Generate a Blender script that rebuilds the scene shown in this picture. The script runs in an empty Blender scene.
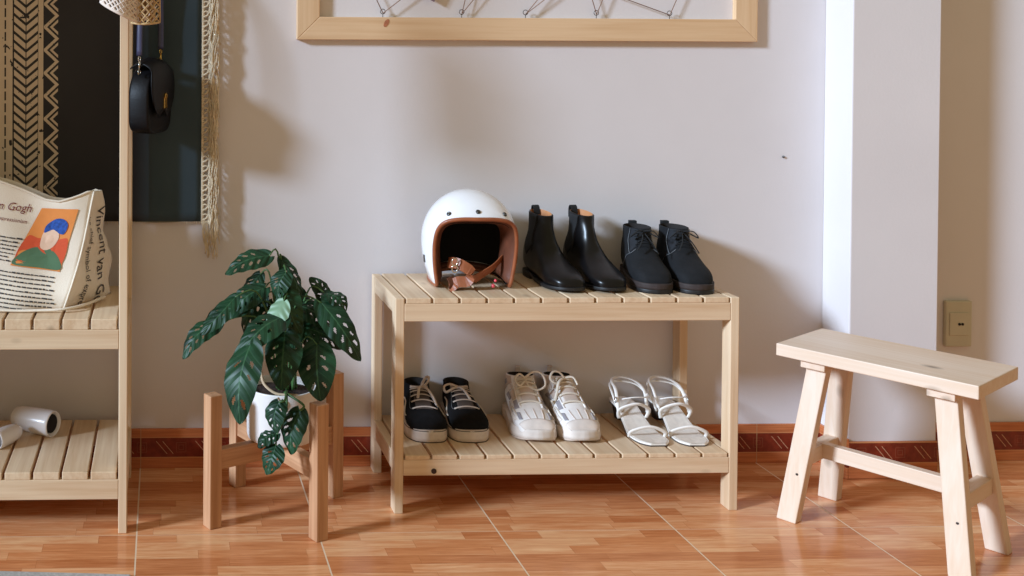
import bpy, bmesh, math, random
from mathutils import Vector, Matrix
random.seed(7)
PI = math.pi
SC = bpy.context.scene
COL = SC.collection

# ------------------------------------------------------------------ materials
class N:
    """socket wrapper with arithmetic"""
    def __init__(s, nt, sock): s.nt, s.s = nt, sock
    def m(s, op, *o):
        n = s.nt.nodes.new('ShaderNodeMath'); n.operation = op
        for i, v in enumerate((s,) + o):
            if isinstance(v, N): s.nt.links.new(v.s, n.inputs[i])
            else: n.inputs[i].default_value = v
        return N(s.nt, n.outputs[0])
    def __add__(s, o): return s.m('ADD', o)
    def __sub__(s, o): return s.m('SUBTRACT', o)
    def __mul__(s, o): return s.m('MULTIPLY', o)
    def __truediv__(s, o): return s.m('DIVIDE', o)
    def floor(s): return s.m('FLOOR')
    def fract(s): return s.m('FRACT')
    def abs(s): return s.m('ABSOLUTE')
    def lt(s, v): return s.m('LESS_THAN', v)
    def gt(s, v): return s.m('GREATER_THAN', v)
    def mn(s, v): return s.m('MINIMUM', v)
    def mx(s, v): return s.m('MAXIMUM', v)
    def clamp(s): return s.m('MAXIMUM', 0.0).m('MINIMUM', 1.0)

def newmat(name, rough=.6, spec=.5, metal=0., coat=0.):
    m = bpy.data.materials.new(name); m.use_nodes = True
    b = m.node_tree.nodes['Principled BSDF']
    b.inputs['Roughness'].default_value = rough
    b.inputs['Specular IOR Level'].default_value = spec
    b.inputs['Metallic'].default_value = metal
    b.inputs['Coat Weight'].default_value = coat
    b.inputs['Coat Roughness'].default_value = .08
    return m, m.node_tree, b
def coords(nt, kind='Object'):
    tc = nt.nodes.new('ShaderNodeTexCoord')
    sp = nt.nodes.new('ShaderNodeSeparateXYZ'); nt.links.new(tc.outputs[kind], sp.inputs[0])
    return tc.outputs[kind], [N(nt, sp.outputs[i]) for i in range(3)]
def comb(nt, x, y, z=0.):
    c = nt.nodes.new('ShaderNodeCombineXYZ')
    for i, v in enumerate((x, y, z)):
        if isinstance(v, N): nt.links.new(v.s, c.inputs[i])
        else: c.inputs[i].default_value = v
    return c.outputs[0]
def noise(nt, vec, scale=5., detail=2., rough=.5, dist=0.):
    n = nt.nodes.new('ShaderNodeTexNoise'); nt.links.new(vec, n.inputs['Vector'])
    n.inputs['Scale'].default_value = scale; n.inputs['Detail'].default_value = detail
    n.inputs['Roughness'].default_value = rough; n.inputs['Distortion'].default_value = dist
    return N(nt, n.outputs['Fac'])
def white(nt, vec):
    n = nt.nodes.new('ShaderNodeTexWhiteNoise'); nt.links.new(vec, n.inputs['Vector']); return N(nt, n.outputs['Value'])
def ramp(nt, f, stops):
    r = nt.nodes.new('ShaderNodeValToRGB'); nt.links.new(f.s, r.inputs[0])
    e = r.color_ramp.elements
    while len(e) < len(stops): e.new(.5)
    for k, (p, c) in zip(e, stops): k.position = p; k.color = (*c, 1)
    return r.outputs[0]
def mixc(nt, f, a, b):
    n = nt.nodes.new('ShaderNodeMix'); n.data_type = 'RGBA'
    if isinstance(f, N): nt.links.new(f.s, n.inputs[0])
    else: n.inputs[0].default_value = f
    for i, v in ((6, a), (7, b)):
        if isinstance(v, tuple): n.inputs[i].default_value = (*v, 1)
        else: nt.links.new(v, n.inputs[i])
    return n.outputs[2]
def bump(nt, b, h, strength=.2, dist=.002):
    n = nt.nodes.new('ShaderNodeBump'); nt.links.new(h.s, n.inputs['Height'])
    n.inputs['Strength'].default_value = strength; n.inputs['Distance'].default_value = dist
    nt.links.new(n.outputs[0], b.inputs['Normal'])
def srgb(r, g, b):
    f = lambda c: (c/255/12.92) if c/255 <= .04045 else ((c/255+.055)/1.055)**2.4
    return (f(r), f(g), f(b))
def var(name, c, rough=.6, spec=.5, metal=0., coat=0., amt=.15, scale=20., bmp=0., bscale=200.):
    """colour with a soft procedural mottling and optional fine bump"""
    m, nt, b = newmat(name, rough, spec, metal, coat)
    v, _ = coords(nt)
    f = noise(nt, v, scale, 3)
    nt.links.new(ramp(nt, f, [(.3, tuple(x*(1-amt) for x in c)), (.7, tuple(min(1, x*(1+amt)) for x in c))]), b.inputs['Base Color'])
    if bmp: bump(nt, b, noise(nt, v, bscale, 2), bmp)
    return m
def wood(name, c1, c2, axis, rough=.5, knots=True, dens=1.):
    m, nt, b = newmat(name, rough, .4)
    v, X = coords(nt)
    info = nt.nodes.new('ShaderNodeObjectInfo'); rnd = N(nt, info.outputs['Random'])*7.
    s = [90.*dens, 90.*dens, 90.*dens]; s[axis] = 3.
    vec = comb(nt, X[0]*s[0]+rnd, X[1]*s[1]+rnd, X[2]*s[2])
    g = noise(nt, vec, 1., 3, .6, .4)
    s2 = [14., 14., 14.]; s2[axis] = 2.
    big = noise(nt, comb(nt, X[0]*s2[0], X[1]*s2[1]+rnd, X[2]*s2[2]), 1., 2)
    f = (g*.6 + big*.55 - .08).clamp()
    c = ramp(nt, f, [(.32, c2), (.62, c1)])
    if knots:
        vo = nt.nodes.new('ShaderNodeTexVoronoi'); s3 = [9., 9., 9.]; s3[axis] = 5.
        nt.links.new(comb(nt, X[0]*s3[0]+rnd, X[1]*s3[1], X[2]*s3[2]), vo.inputs['Vector'])
        vo.inputs['Scale'].default_value = 1.
        k = (N(nt, vo.outputs['Distance']).m('MULTIPLY', -9.) + 1.1).clamp()
        c = mixc(nt, k, c, tuple(x*.35 for x in c2))
    nt.links.new(c, b.inputs['Base Color'])
    return m

PINE1, PINE2 = srgb(228, 202, 170), srgb(208, 174, 138)
pine = [wood('pine_grain_%s' % 'xyz'[i], PINE1, PINE2, i) for i in range(3)]
BP1, BP2 = srgb(224, 202, 182), srgb(214, 184, 156)
bpine = [wood('pale_pine_grain_%s' % 'xyz'[i], BP1, BP2, i, .45) for i in range(3)]
OAK1, OAK2 = srgb(206, 158, 120), srgb(168, 116, 80)
oak = [wood('oiled_wood_grain_%s' % 'xyz'[i], OAK1, OAK2, i, .5, False) for i in range(3)]
framewood = [wood('frame_wood_grain_%s' % 'xyz'[i], srgb(224, 190, 152), srgb(208, 168, 126), i) for i in range(3)]

def wall_mat():
    m, nt, b = newmat('painted_plaster', .85, .25)
    v, X = coords(nt)
    f = noise(nt, v, 1.6, 4, .6)
    nt.links.new(ramp(nt, f, [(.3, srgb(214, 207, 207)), (.7, srgb(222, 215, 215))]), b.inputs['Base Color'])
    bump(nt, b, noise(nt, v, 140., 3), .12, .002)
    return m
M_WALL = wall_mat()

def floor_mat():
    m, nt, b = newmat('wood_look_floor_tile', .17, .5)
    v, X = coords(nt)
    x, y = X[0]+.052+4., X[1]-2.311+4.
    tx, ty = (x/.4), (y/.4)
    fx, fy = tx.fract()*.4, ty.fract()*.4
    tile = tx.floor()*3.7 + ty.floor()*11.3
    si = (fy/.03636).floor()
    off = white(nt, comb(nt, si, tile*0.+2.))
    plank = .23
    cell = (fx/plank + off*5.)
    r = white(nt, comb(nt, cell.floor(), si*1.7, tile*.0+.5))
    grain = noise(nt, comb(nt, x*9., y*130., r*20.), 1., 4, .65, .6)
    fig = noise(nt, comb(nt, x*5., y*26., r*9.), 1., 3, .6, 1.)
    f = (r*.30 + grain*.52 + fig*.40 - .13).clamp()
    c = ramp(nt, f, [(.22, srgb(186, 108, 62)), (.48, srgb(218, 144, 94)), (.75, srgb(244, 192, 144))])
    seam = (cell.fract()*plank).lt(.0012).mx(((fy/.03636).fract()*.03636).lt(.0011))
    c = mixc(nt, seam*.35, c, srgb(160, 90, 50))
    g = fx.lt(.0016).mx(fx.gt(.3984))
    g2 = fy.lt(.0013).mx(fy.gt(.3987))
    c = mixc(nt, g.mx(g2*.45), c, srgb(226, 200, 170))
    nt.links.new(c, b.inputs['Base Color'])
    gg = g.mx(g2)
    nt.links.new((gg*.5+noise(nt, v, 30., 2)*.06+.13).s, b.inputs['Roughness'])
    bump(nt, b, gg*-1., .5, .001)
    return m
M_FLOOR = floor_mat()

def base_mat(name, ax):
    m, nt, b = newmat(name, .25, .5)
    v, X = coords(nt)
    x, z = X[ax], X[2]
    gr = noise(nt, comb(nt, x*8., z*160., 0.), 1., 3)
    cw = ramp(nt, gr, [(.3, srgb(176, 98, 58)), (.7, srgb(208, 128, 80))])
    band = z.gt(.028)*z.lt(.079)
    cd = ramp(nt, noise(nt, v, 60., 3), [(.3, srgb(108, 32, 20)), (.7, srgb(134, 48, 30))])
    c = mixc(nt, band, cw, cd)
    # pairs of slanting twigs and square spirals printed in the band
    P = .1
    u = ((x+.02+5.)/P).fract()*P; w = z-.0535
    wob = noise(nt, comb(nt, x*300., z*300., 0.), 1., 1)*.002-.001
    def slash(u0): return ((u - u0 + w*.85 + wob).abs()).lt(.0011)*(w.abs()).lt(.016)
    s = slash(.022).mx(slash(.038))
    dq = ((u-.072).abs()).mx(w.abs())
    sq = ((dq-.012).abs()).lt(.0006).mx(((dq-.006).abs()).lt(.0006))*.25
    c = mixc(nt, (s*.85).mx(sq*.6)*band, c, srgb(206, 156, 120))
    ln = ((z-.079).abs()).lt(.0012).mx(((z-.028).abs()).lt(.0012))
    c = mixc(nt, ln*.8, c, srgb(206, 142, 96))
    gt = (((x+.052+4.)/.4).fract()*.4)
    if ax == 0:
        c = mixc(nt, gt.lt(.002)*.8, c, srgb(190, 150, 110))
    nt.links.new(c, b.inputs['Base Color'])
    return m
M_BASE = base_mat('printed_skirting_tile', 0)
M_BASEY = base_mat('printed_skirting_tile_side', 1)

def tap_mat():
    m, nt, b = newmat('woven_tapestry_cloth', .95, .1)
    v, X = coords(nt)
    x, z = X[0], X[2]          # x measured from the right edge (0) to the left (-)
    cl = noise(nt, v, 3., 3)
    weave = noise(nt, comb(nt, x*900., 0., z*900.), 1., 1)
    dark = ramp(nt, (cl*.6+weave*.4), [(.3, srgb(50, 49, 52)), (.75, srgb(68, 67, 70))])
    blue = ramp(nt, (cl*.6+weave*.4), [(.3, srgb(54, 66, 74)), (.75, srgb(76, 90, 98))])
    isb = ((x+.17)*20.).clamp()
    c = mixc(nt, isb, dark, blue)
    k = .4348                   # metres per 200 px of pattern width
    a = x+.511                  # 0 where the picture's left edge meets the cloth
    S = .00254
    def between(lo, hi): return a.gt(lo*S)*a.lt(hi*S)
    solid = between(-60., 5.).mx(between(6.6, 13.)).mx(between(38.5, 43.5))
    dash = between(4.6, 6.9)*((z/.03).fract().lt(.25))
    # chevrons
    ca = (a-26.3*S).abs()
    ch = ((z - ca*.85)/.0225).fract().gt(.36)*between(14.5, 38.)*(ca.gt(.0012))
    # zigzags
    zz = ((((z/.058).fract()-.5).abs()*2.)*12.+45.)*S
    za = (a-zz)
    zg = ((za.abs()).lt(.0052)).mx(((za-.0085*1.9).abs()).lt(.0040)*between(44., 58.))*between(44., 60.)
    worn = noise(nt, v, 55., 3).gt(.33)
    p = solid.mx(dash).mx(ch).mx(zg)*worn
    # left of the picture the same bands carry on
    tan = ramp(nt, (cl*.5+weave*.5), [(.3, srgb(194, 176, 156)), (.7, srgb(218, 200, 178))])
    c = mixc(nt, p, c, tan)
    nt.links.new(c, b.inputs['Base Color'])
    bump(nt, b, weave, .3, .001)
    return m
M_TAP = tap_mat()

def leaf_mat():
    m, nt, b = newmat('glossy_leaf', .42, .25)
    tc = nt.nodes.new('ShaderNodeUVMap'); sp = nt.nodes.new('ShaderNodeSeparateXYZ'); nt.links.new(tc.outputs[0], sp.inputs[0])
    u, w = N(nt, sp.outputs[0]), N(nt, sp.outputs[1])
    aw = (w-.5).abs()
    vein = (((u*7.-aw*3.2).fract()-.5).abs()).lt(.05)*.5
    mid = aw.lt(.022)
    v, X = coords(nt)
    f = noise(nt, v, 22., 3)
    c = ramp(nt, f, [(.3, srgb(14, 38, 24)), (.72, srgb(34, 70, 44))])
    c = mixc(nt, (vein*.3).mx(mid*.5), c, srgb(70, 108, 74))
    geo = nt.nodes.new('ShaderNodeNewGeometry')
    c = mixc(nt, N(nt, geo.outputs['Backfacing'])*.35, c, srgb(110, 146, 104))
    nt.links.new(c, b.inputs['Base Color'])
    bump(nt, b, ((u*7.-aw*3.2).fract()-.5).abs(), .6, .004)
    return m
M_LEAF = leaf_mat()
M_PALELEAF = var('pale_leaf_underside', srgb(118, 148, 118), .5, amt=.12)
M_STEM = var('green_stem', srgb(70, 104, 56), .5, amt=.25)
M_ROOT = var('aerial_root', srgb(190, 165, 135), .8)
M_SOIL = var('potting_soil', srgb(48, 30, 22), .95, amt=.6, scale=120., bmp=1., bscale=150.)
M_POT = var('white_ceramic', srgb(232, 226, 222), .35, amt=.02)
M_HELM = var('white_gloss_shell', srgb(236, 234, 236), .16, .5, coat=.6, amt=.01)
M_LEATH = var('tan_leather', srgb(150, 84, 52), .4, amt=.15, scale=40., bmp=.2)
M_LEATH2 = var('brown_padded_leather', srgb(100, 56, 38), .45, amt=.2, scale=30., bmp=.2)
M_BLACKLIN = var('black_lining_cloth', srgb(20, 15, 14), .9)
M_METAL = var('dark_metal', srgb(90, 88, 86), .3, .5, .9)
M_CHROME = var('bright_metal', srgb(215, 212, 205), .2, .5, 1.)
M_GOLD = var('gold_metal', srgb(205, 165, 90), .25, .5, 1.)
M_BLKLEATH = var('black_smooth_leather', srgb(14, 12, 13), .30, .32, amt=.2, scale=30.)
M_BAGLEATH = var('black_bag_leather', srgb(13, 11, 14), .5, .25, amt=.2, bmp=.2)
M_ELAST = var('black_elastic', srgb(20, 20, 22), .85, amt=.2)
M_BLKSOLE = var('black_rubber', srgb(24, 22, 23), .5)
M_NUBUCK = var('black_nubuck', srgb(22, 23, 26), .85, .3, amt=.2, scale=60., bmp=.2)
M_NUBUCK2 = var('charcoal_nubuck_panel', srgb(34, 36, 41), .8, .3, amt=.15, scale=60.)
M_BRSOLE = var('dusty_brown_rubber', srgb(56, 46, 44), .65, .3, amt=.25, scale=40.)
M_STITCH = var('grey_stitching', srgb(120, 122, 126), .8)
M_BLKLACE = var('black_lace', srgb(22, 22, 24), .9)
M_SUEDE = var('black_suede', srgb(19, 18, 20), .95, .2, amt=.3, scale=80.)
M_FOXING = var('scuffed_off_white_rubber', srgb(218, 200, 188), .6, amt=.18, scale=26.)
M_GUMLINE = var('dark_sole_line', srgb(60, 46, 38), .7)
M_TONGUE = var('dark_taupe_tongue', srgb(84, 72, 66), .9)
M_LACEBG = var('beige_lace', srgb(206, 190, 178), .85, amt=.1)
M_OFFW = var('off_white_stripe', srgb(214, 202, 188), .7)
M_WSNK = var('white_mesh_leather', srgb(240, 233, 228), .6, amt=.06, scale=50.)
M_WSOLE = var('scuffed_white_foam', srgb(222, 208, 198), .6, amt=.16, scale=24.)
M_GREYP = var('grey_overlay', srgb(158, 152, 156), .7)
M_TANP = var('tan_overlay', srgb(206, 186, 172), .7)
M_WLACE = var('cream_lace', srgb(226, 214, 198), .8)
M_SANDAL = var('white_sandal_leather', srgb(236, 228, 220), .4, amt=.03)
M_INSOLE = var('cream_insole', srgb(224, 212, 200), .6, amt=.08, scale=90.)
M_TANLIN = var('tan_lining', srgb(190, 130, 85), .6)
M_INNER = var('dark_shoe_lining', srgb(36, 30, 28), .9)
M_CANVAS = var('cream_canvas', srgb(232, 218, 200), .9, .2, amt=.05, scale=8., bmp=.4, bscale=500.)
M_INK = var('black_ink', srgb(58, 50, 50), .8)
M_REDINK = var('dark_red_ink', srgb(120, 46, 44), .8)
M_FRINGE = var('cream_cotton', srgb(222, 204, 176), .9, amt=.15, scale=60.)
M_NET = var('white_cotton_net', srgb(228, 212, 200), .9, amt=.1)
M_NETTAN = var('tan_jute_net', srgb(196, 164, 118), .9, amt=.15, scale=60.)
M_POUCH = var('tan_pouch_cloth', srgb(168, 132, 88), .9, amt=.1)
M_STRAPB = var('blue_black_strap', srgb(62, 62, 88), .35)
M_RUG = var('grey_rug', srgb(176, 172, 168), .95, amt=.15, scale=120., bmp=.6)
M_OUTLET = var('aged_cream_plastic', srgb(196, 188, 166), .5, amt=.06)
M_HOLE = var('socket_hole', srgb(14, 10, 8), .8)
M_PLW = var('white_plastic', srgb(234, 228, 228), .25, amt=.02)
M_PLG = var('grey_plastic', srgb(120, 112, 108), .4)
M_TWINE = var('brown_twine', srgb(140, 108, 88), .9)
M_CARD = var('mauve_card', srgb(128, 108, 118), .8)
M_DRIED = var('dried_leaf_brown', srgb(150, 136, 104), .9)
M_ORANGE = var('orange_print', srgb(226, 140, 70), .85, amt=.08)
M_ORRED = var('red_orange_print', srgb(214, 86, 50), .85, amt=.08)
M_SKIN = var('pale_print', srgb(226, 190, 165), .85)
M_BLUE = var('blue_print', srgb(36, 78, 158), .85, amt=.4, scale=160.)
M_GREEN = var('green_print', srgb(84, 118, 88), .85, amt=.08)
M_BEADR = var('pink_bead', srgb(220, 80, 90), .4)

# ------------------------------------------------------------------ geometry helpers
def obj(name, bm, mat, parent=None, smooth=False, bevel=0., mods=(), loc=None):
    bm.normal_update()
    me = bpy.data.meshes.new(name); bm.to_mesh(me); bm.free()
    for mm in (mat if isinstance(mat, (list, tuple)) else [mat]): me.materials.append(mm)
    o = bpy.data.objects.new(name, me); COL.objects.link(o)
    if parent: o.parent = parent
    if loc: o.location = loc
    if smooth:
        for p in me.polygons: p.use_smooth = True
    if bevel:
        b = o.modifiers.new('bevel', 'BEVEL'); b.width = bevel; b.segments = 2; b.limit_method = 'ANGLE'; b.angle_limit = .6
    return o
def thing(name, label, cat, loc=(0, 0, 0), rotz=0., group=None):
    o = bpy.data.objects.new(name, None); COL.objects.link(o); o.empty_display_size = .05
    o.location = loc; o.rotation_euler = (0, 0, rotz)
    return tag(o, label, cat, group)
def tag(o, label, cat, group=None):
    o['label'] = label; o['category'] = cat
    if group: o['group'] = group
    return o
def struct(o): o['kind'] = 'structure'; return o

def box(bm, lo, hi, M=None, mi=0):
    vs = [bm.verts.new((x, y, z)) for x in (lo[0], hi[0]) for y in (lo[1], hi[1]) for z in (lo[2], hi[2])]
    if M is not None:
        for v in vs: v.co = M @ v.co
    for f in ((0, 1, 3, 2), (4, 6, 7, 5), (0, 4, 5, 1), (2, 3, 7, 6), (0, 2, 6, 4), (1, 5, 7, 3)):
        bm.faces.new([vs[i] for i in f]).material_index = mi
def bx(lo, hi, M=None):
    bm = bmesh.new(); box(bm, lo, hi, M); return bm
def prism(bm, base, top):
    """hexahedron from 4 base and 4 top points"""
    a = [bm.verts.new(p) for p in base]; b = [bm.verts.new(p) for p in top]
    bm.faces.new(a[::-1]); bm.faces.new(b)
    for i in range(4): bm.faces.new((a[i], a[(i+1) % 4], b[(i+1) % 4], b[i]))
def grid(bm, rows, close=False, mi=0, uvl=None):
    """rows of points -> quads"""
    R = [[bm.verts.new(p) for p in r] for r in rows]
    n = len(R[0])
    for i in range(len(R)-1):
        for j in range(n if close else n-1):
            k = (j+1) % n
            try: f = bm.faces.new((R[i][j], R[i][k], R[i+1][k], R[i+1][j])); f.material_index = mi
            except ValueError: pass
    return R
def cap(bm, ring, flip=False, mi=0):
    try: bm.faces.new(ring[::-1] if flip else ring).material_index = mi
    except ValueError: pass
def crom(pts, n, closed=False):
    """Catmull-Rom resample of tuples"""
    P = [list(p) for p in pts]; m = len(P); out = []
    segs = m if closed else m-1
    for i in range(n if closed else n+1):
        t = i/n*segs; k = min(int(t), segs-1); f = t-k
        if closed: a, b, c, d = P[(k-1) % m], P[k % m], P[(k+1) % m], P[(k+2) % m]
        else: a, b, c, d = P[max(k-1, 0)], P[k], P[min(k+1, m-1)], P[min(k+2, m-1)]
        out.append([.5*((2*q)+(-p+r)*f+(2*p-5*q+4*r-s)*f*f+(-p+3*q-3*r+s)*f**3) for p, q, r, s in zip(a, b, c, d)])
    return out
def tube(bm, pts, r, n=8, closed=False, flat=1., taper=None, mi=0, up=None):
    P = [Vector(p) for p in pts]; m = len(P); rows = []
    t0 = (P[1]-P[0]).normalized()
    ref = Vector(up) if up else (Vector((0, 0, 1)) if abs(t0.z) < .9 else Vector((1, 0, 0)))
    nrm = (ref-t0*ref.dot(t0)).normalized()
    for i in range(m):
        if closed: t = (P[(i+1) % m]-P[i-1]).normalized()
        else: t = (P[min(i+1, m-1)]-P[max(i-1, 0)]).normalized()
        nrm = (nrm-t*nrm.dot(t))
        nrm = nrm.normalized() if nrm.length > 1e-6 else Vector((0, 0, 1))
        bi = t.cross(nrm)
        rr = r*(taper(i/(m-1)) if taper else 1.)
        rows.append([P[i]+nrm*math.cos(a)*rr*flat+bi*math.sin(a)*rr for a in (2*PI*k/n for k in range(n))])
    if closed: rows.append(rows[0])
    R = grid(bm, rows, True, mi)
    if closed: bmesh.ops.remove_doubles(bm, verts=bm.verts, dist=1e-6)
    else: cap(bm, R[0], True, mi); cap(bm, R[-1], False, mi)
def tb(pts, r, n=8, **k):
    bm = bmesh.new(); tube(bm, pts, r, n, **k); return bm
def lathe(bm, prof, n=40, M=None, mi=0, caps=True):
    rows = [[Vector((r*math.cos(2*PI*k/n), r*math.sin(2*PI*k/n), z)) for k in range(n)] for r, z in prof]
    if M is not None: rows = [[M @ p for p in r] for r in rows]
    R = grid(bm, rows, True, mi)
    if caps:
        cap(bm, R[0], True, mi); cap(bm, R[-1], False, mi)
    return R
def ball(bm, c, r, M=None, mi=0, seg=10, sc=(1, 1, 1)):
    rows = []
    for i in range(seg//2+1):
        ph = PI*(i/(seg//2))*.996+.006
        rows.append([Vector((c[0]+sc[0]*r*math.sin(ph)*math.cos(2*PI*k/seg), c[1]+sc[1]*r*math.sin(ph)*math.sin(2*PI*k/seg), c[2]+sc[2]*r*math.cos(ph))) for k in range(seg)])
    R = grid(bm, rows, True, mi); cap(bm, R[0], False, mi); cap(bm, R[-1], True, mi)
def fixn(bm): bmesh.ops.recalc_face_normals(bm, faces=bm.faces); return bm

# ------------------------------------------------------------------ the room
YW = 2.695
struct(obj('floor', bx((-2.2, -1.2, -.06), (3.6, YW+.06, 0)), M_FLOOR))
struct(obj('wall_back', bx((-2.2, YW, 0), (3.6, YW+.1, 2.7)), M_WALL))
struct(obj('shade_wall_left', bx((-1.6, 1.977, 0), (-1.5, YW, 2.7)), M_WALL))  # unseen stub, added and sized to keep sun off the back wall's left part
PX0, PX1, PYF = 1.722, 1.949, 2.584
struct(obj('wall_pillar', bx((PX0, PYF, 0), (PX1, YW, 2.7)), M_WALL, bevel=.003))
struct(obj('baseboard_back', bx((-2.2, YW-.007, 0), (PX0, YW, .101)), M_BASE, bevel=.0015))
struct(obj('baseboard_right', bx((PX1, YW-.007, 0), (3.6, YW, .101)), M_BASE, bevel=.0015))
struct(obj('baseboard_pillar', bx((PX0, PYF-.007, -.012), (PX1, PYF, .081)), M_BASE, bevel=.0015, loc=(0, 0, .013)))
struct(obj('baseboard_pillar_side', bx((PX0-.007, PYF-.007, -.0), (PX0, YW-.007, .101)), M_BASEY, bevel=.0015))

# wall socket
t = thing('wall_outlet', 'aged cream two-hole wall socket low on the shaded wall right of the pillar', 'socket', (2.081, YW, .362))
obj('face_plate', bx((-.035, -.012, -.06), (.035, 0, .06)), M_OUTLET, t, bevel=.003)
bm = bx((-.026, -.0145, -.03), (.026, -.011, .03)); obj('socket_insert', bm, M_OUTLET, t, bevel=.0015)
for s in (-1, 1):
    bm = bmesh.new(); lathe(bm, [(.0034, 0), (.0034, .002)], 14, Matrix.Translation((s*.0042+.003, -.0142, 0)) @ Matrix.Rotation(PI/2, 4, 'X'))
    obj('socket_hole', bm, M_HOLE, t)
bm = bmesh.new(); ball(bm, (0, 0, 0), .0032)
o = obj('nail', bm, M_METAL, None, True, loc=(1.614, YW-.002, .797)); tag(o, 'tiny dark nail head in the bare wall left of the pillar', 'nail')

# rug corner
bm = bmesh.new()
prism(bm, [(-1.3, 1.2, 0), (-.04, 1.2, 0), (-.06, 2.128, 0), (-1.3, 2.225, 0)], [(-1.3, 1.2, .005), (-.04, 1.2, .005), (-.06, 2.128, .005), (-1.3, 2.225, .005)])
o = obj('rug', bm, M_RUG, None, bevel=.002); tag(o, 'grey flat rug lying on the floor in front of the coat rack', 'rug')

# ------------------------------------------------------------------ pine slatted shoe rack
def slats(xs, y0, y1, z0, z1, gap=.0062):
    bm = bmesh.new()
    for a, b in zip(xs[:-1], xs[1:]): box(bm, (a+gap/2, y0, z0), (b-gap/2, y1, z1))
    return bm
t = thing('shoe_rack', 'low pine two-tier slatted shoe rack against the wall holding helmet and shoes', 'shoe rack', (.9395, 2.544, 0))
HX, HY = .4025, .139          # half sizes
for sx in (-1, 1):
    for sy in (-1, 1):
        x0 = sx*HX-(.021 if sx > 0 else 0); y0 = sy*HY-(.038 if sy > 0 else 0)
        obj('leg', bx((x0, y0, 0), (x0+.021, y0+.038, .4975)), pine[2], t, bevel=.002)
    x0 = sx*HX-(.021 if sx > 0 else 0)
    obj('side_rail', bx((x0+.0005, -HY+.038, .457), (x0+.0205, HY-.038, .4975)), pine[1], t, bevel=.0015)
    obj('side_rail', bx((x0+.0005, -HY+.038, .092), (x0+.0205, HY-.038, .134)), pine[1], t, bevel=.0015)
for z0, z1 in ((.444, .485), (.088, .1245)):
    for sy in (-1, 1):
        y0 = sy*HY-(.019 if sy > 0 else 0)
        obj('front_rail' if sy < 0 else 'back_rail', bx((-HX+.021, y0, z0), (HX-.021, y0+.019, z1)), pine[0], t, bevel=.0015)
xs = [-HX+.022+(2*HX-.044)*i/12 for i in range(13)]
obj('top_slats', slats(xs, -HY, HY, .485, .498), pine[1], t, bevel=.0018)
obj('lower_slats', slats(xs, -HY-.0, HY, .1245, .135), pine[1], t, bevel=.0018)
bm = bmesh.new(); lathe(bm, [(.0062, 0), (.0062, .0012)], 16, Matrix.Translation((-.311, -HY+.0002, .0985)) @ Matrix.Rotation(PI/2, 4, 'X'))
obj('knot', bm, var('dark_knot', srgb(52, 30, 22), .7), t)

# ------------------------------------------------------------------ coat rack at the left
t = thing('coat_rack', 'tall pine coat rack with two slatted shelves at the left, cut by the frame', 'coat rack', (-.0835, 2.49, 0))
W = 1.0
for x in (0, -W):
    for y in (-.17, .135):
        obj('post', bx((x-.0095, y, 0), (x+.0095, y+.032, 1.75)), pine[2], t, bevel=.0018)
for z0, z1, s1 in ((.076, .120, .137), (.407, .450, .474)):
    obj('front_rail', bx((-W+.0095, -.17, z0), (-.0095, -.152, z1)), pine[0], t, bevel=.0015)
    obj('back_rail', bx((-W+.0095, .148, z0), (-.0095, .166, z1)), pine[0], t, bevel=.0015)
    for x in (-.0095, -W-.0095): obj('side_rail', bx((x, -.138, z0), (x+.019, .135, z1)), pine[1], t, bevel=.0015)
    xs = [-.0105-.0627*i for i in range(16)][::-1]
    obj('shelf_slats', slats(xs, -.17, .166, z1, s1), pine[1], t, bevel=.0018)
obj('hanging_rail', tb([(-W, -.0, 1.6), (0, -.0, 1.6)], .012, 12), pine[0], t, True)
for x in (0, -W): obj('top_rail', bx((x-.0095, -.138, 1.58), (x+.0095, .135, 1.62)), pine[1], t, bevel=.0015)
obj('peg', tb([(.0095, .15, 1.33), (.055, .15, 1.345)], .007, 10), pine[0], t, True)
obj('peg', tb([(.0, -.17, 1.37), (.0, -.22, 1.385)], .007, 10), pine[1], t, True)

# ------------------------------------------------------------------ wooden plant stand and its plant
t = thing('plant_stand', 'square-legged brown wooden plant stand with crossed bars between coat rack and shoe rack', 'plant stand', (.266, 2.432, 0), math.radians(28))
for i, (x, y) in enumerate(((-.17, 0), (0, -.166), (0, .166), (.17, 0))):
    obj('leg', bx((x-.0155, y-.0155, 0), (x+.0155, y+.0155, .297)), oak[2], t, bevel=.002)
obj('cross_bar', bx((-.155, -.011, .128), (.155, .011, .172)), oak[0], t, bevel=.0015)
for s in (-1, 1):
    lo, hi = sorted((s*.011, s*.151)); obj('cross_bar', bx((-.011, lo, .128), (.011, hi, .172)), oak[1], t, bevel=.0015)

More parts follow.
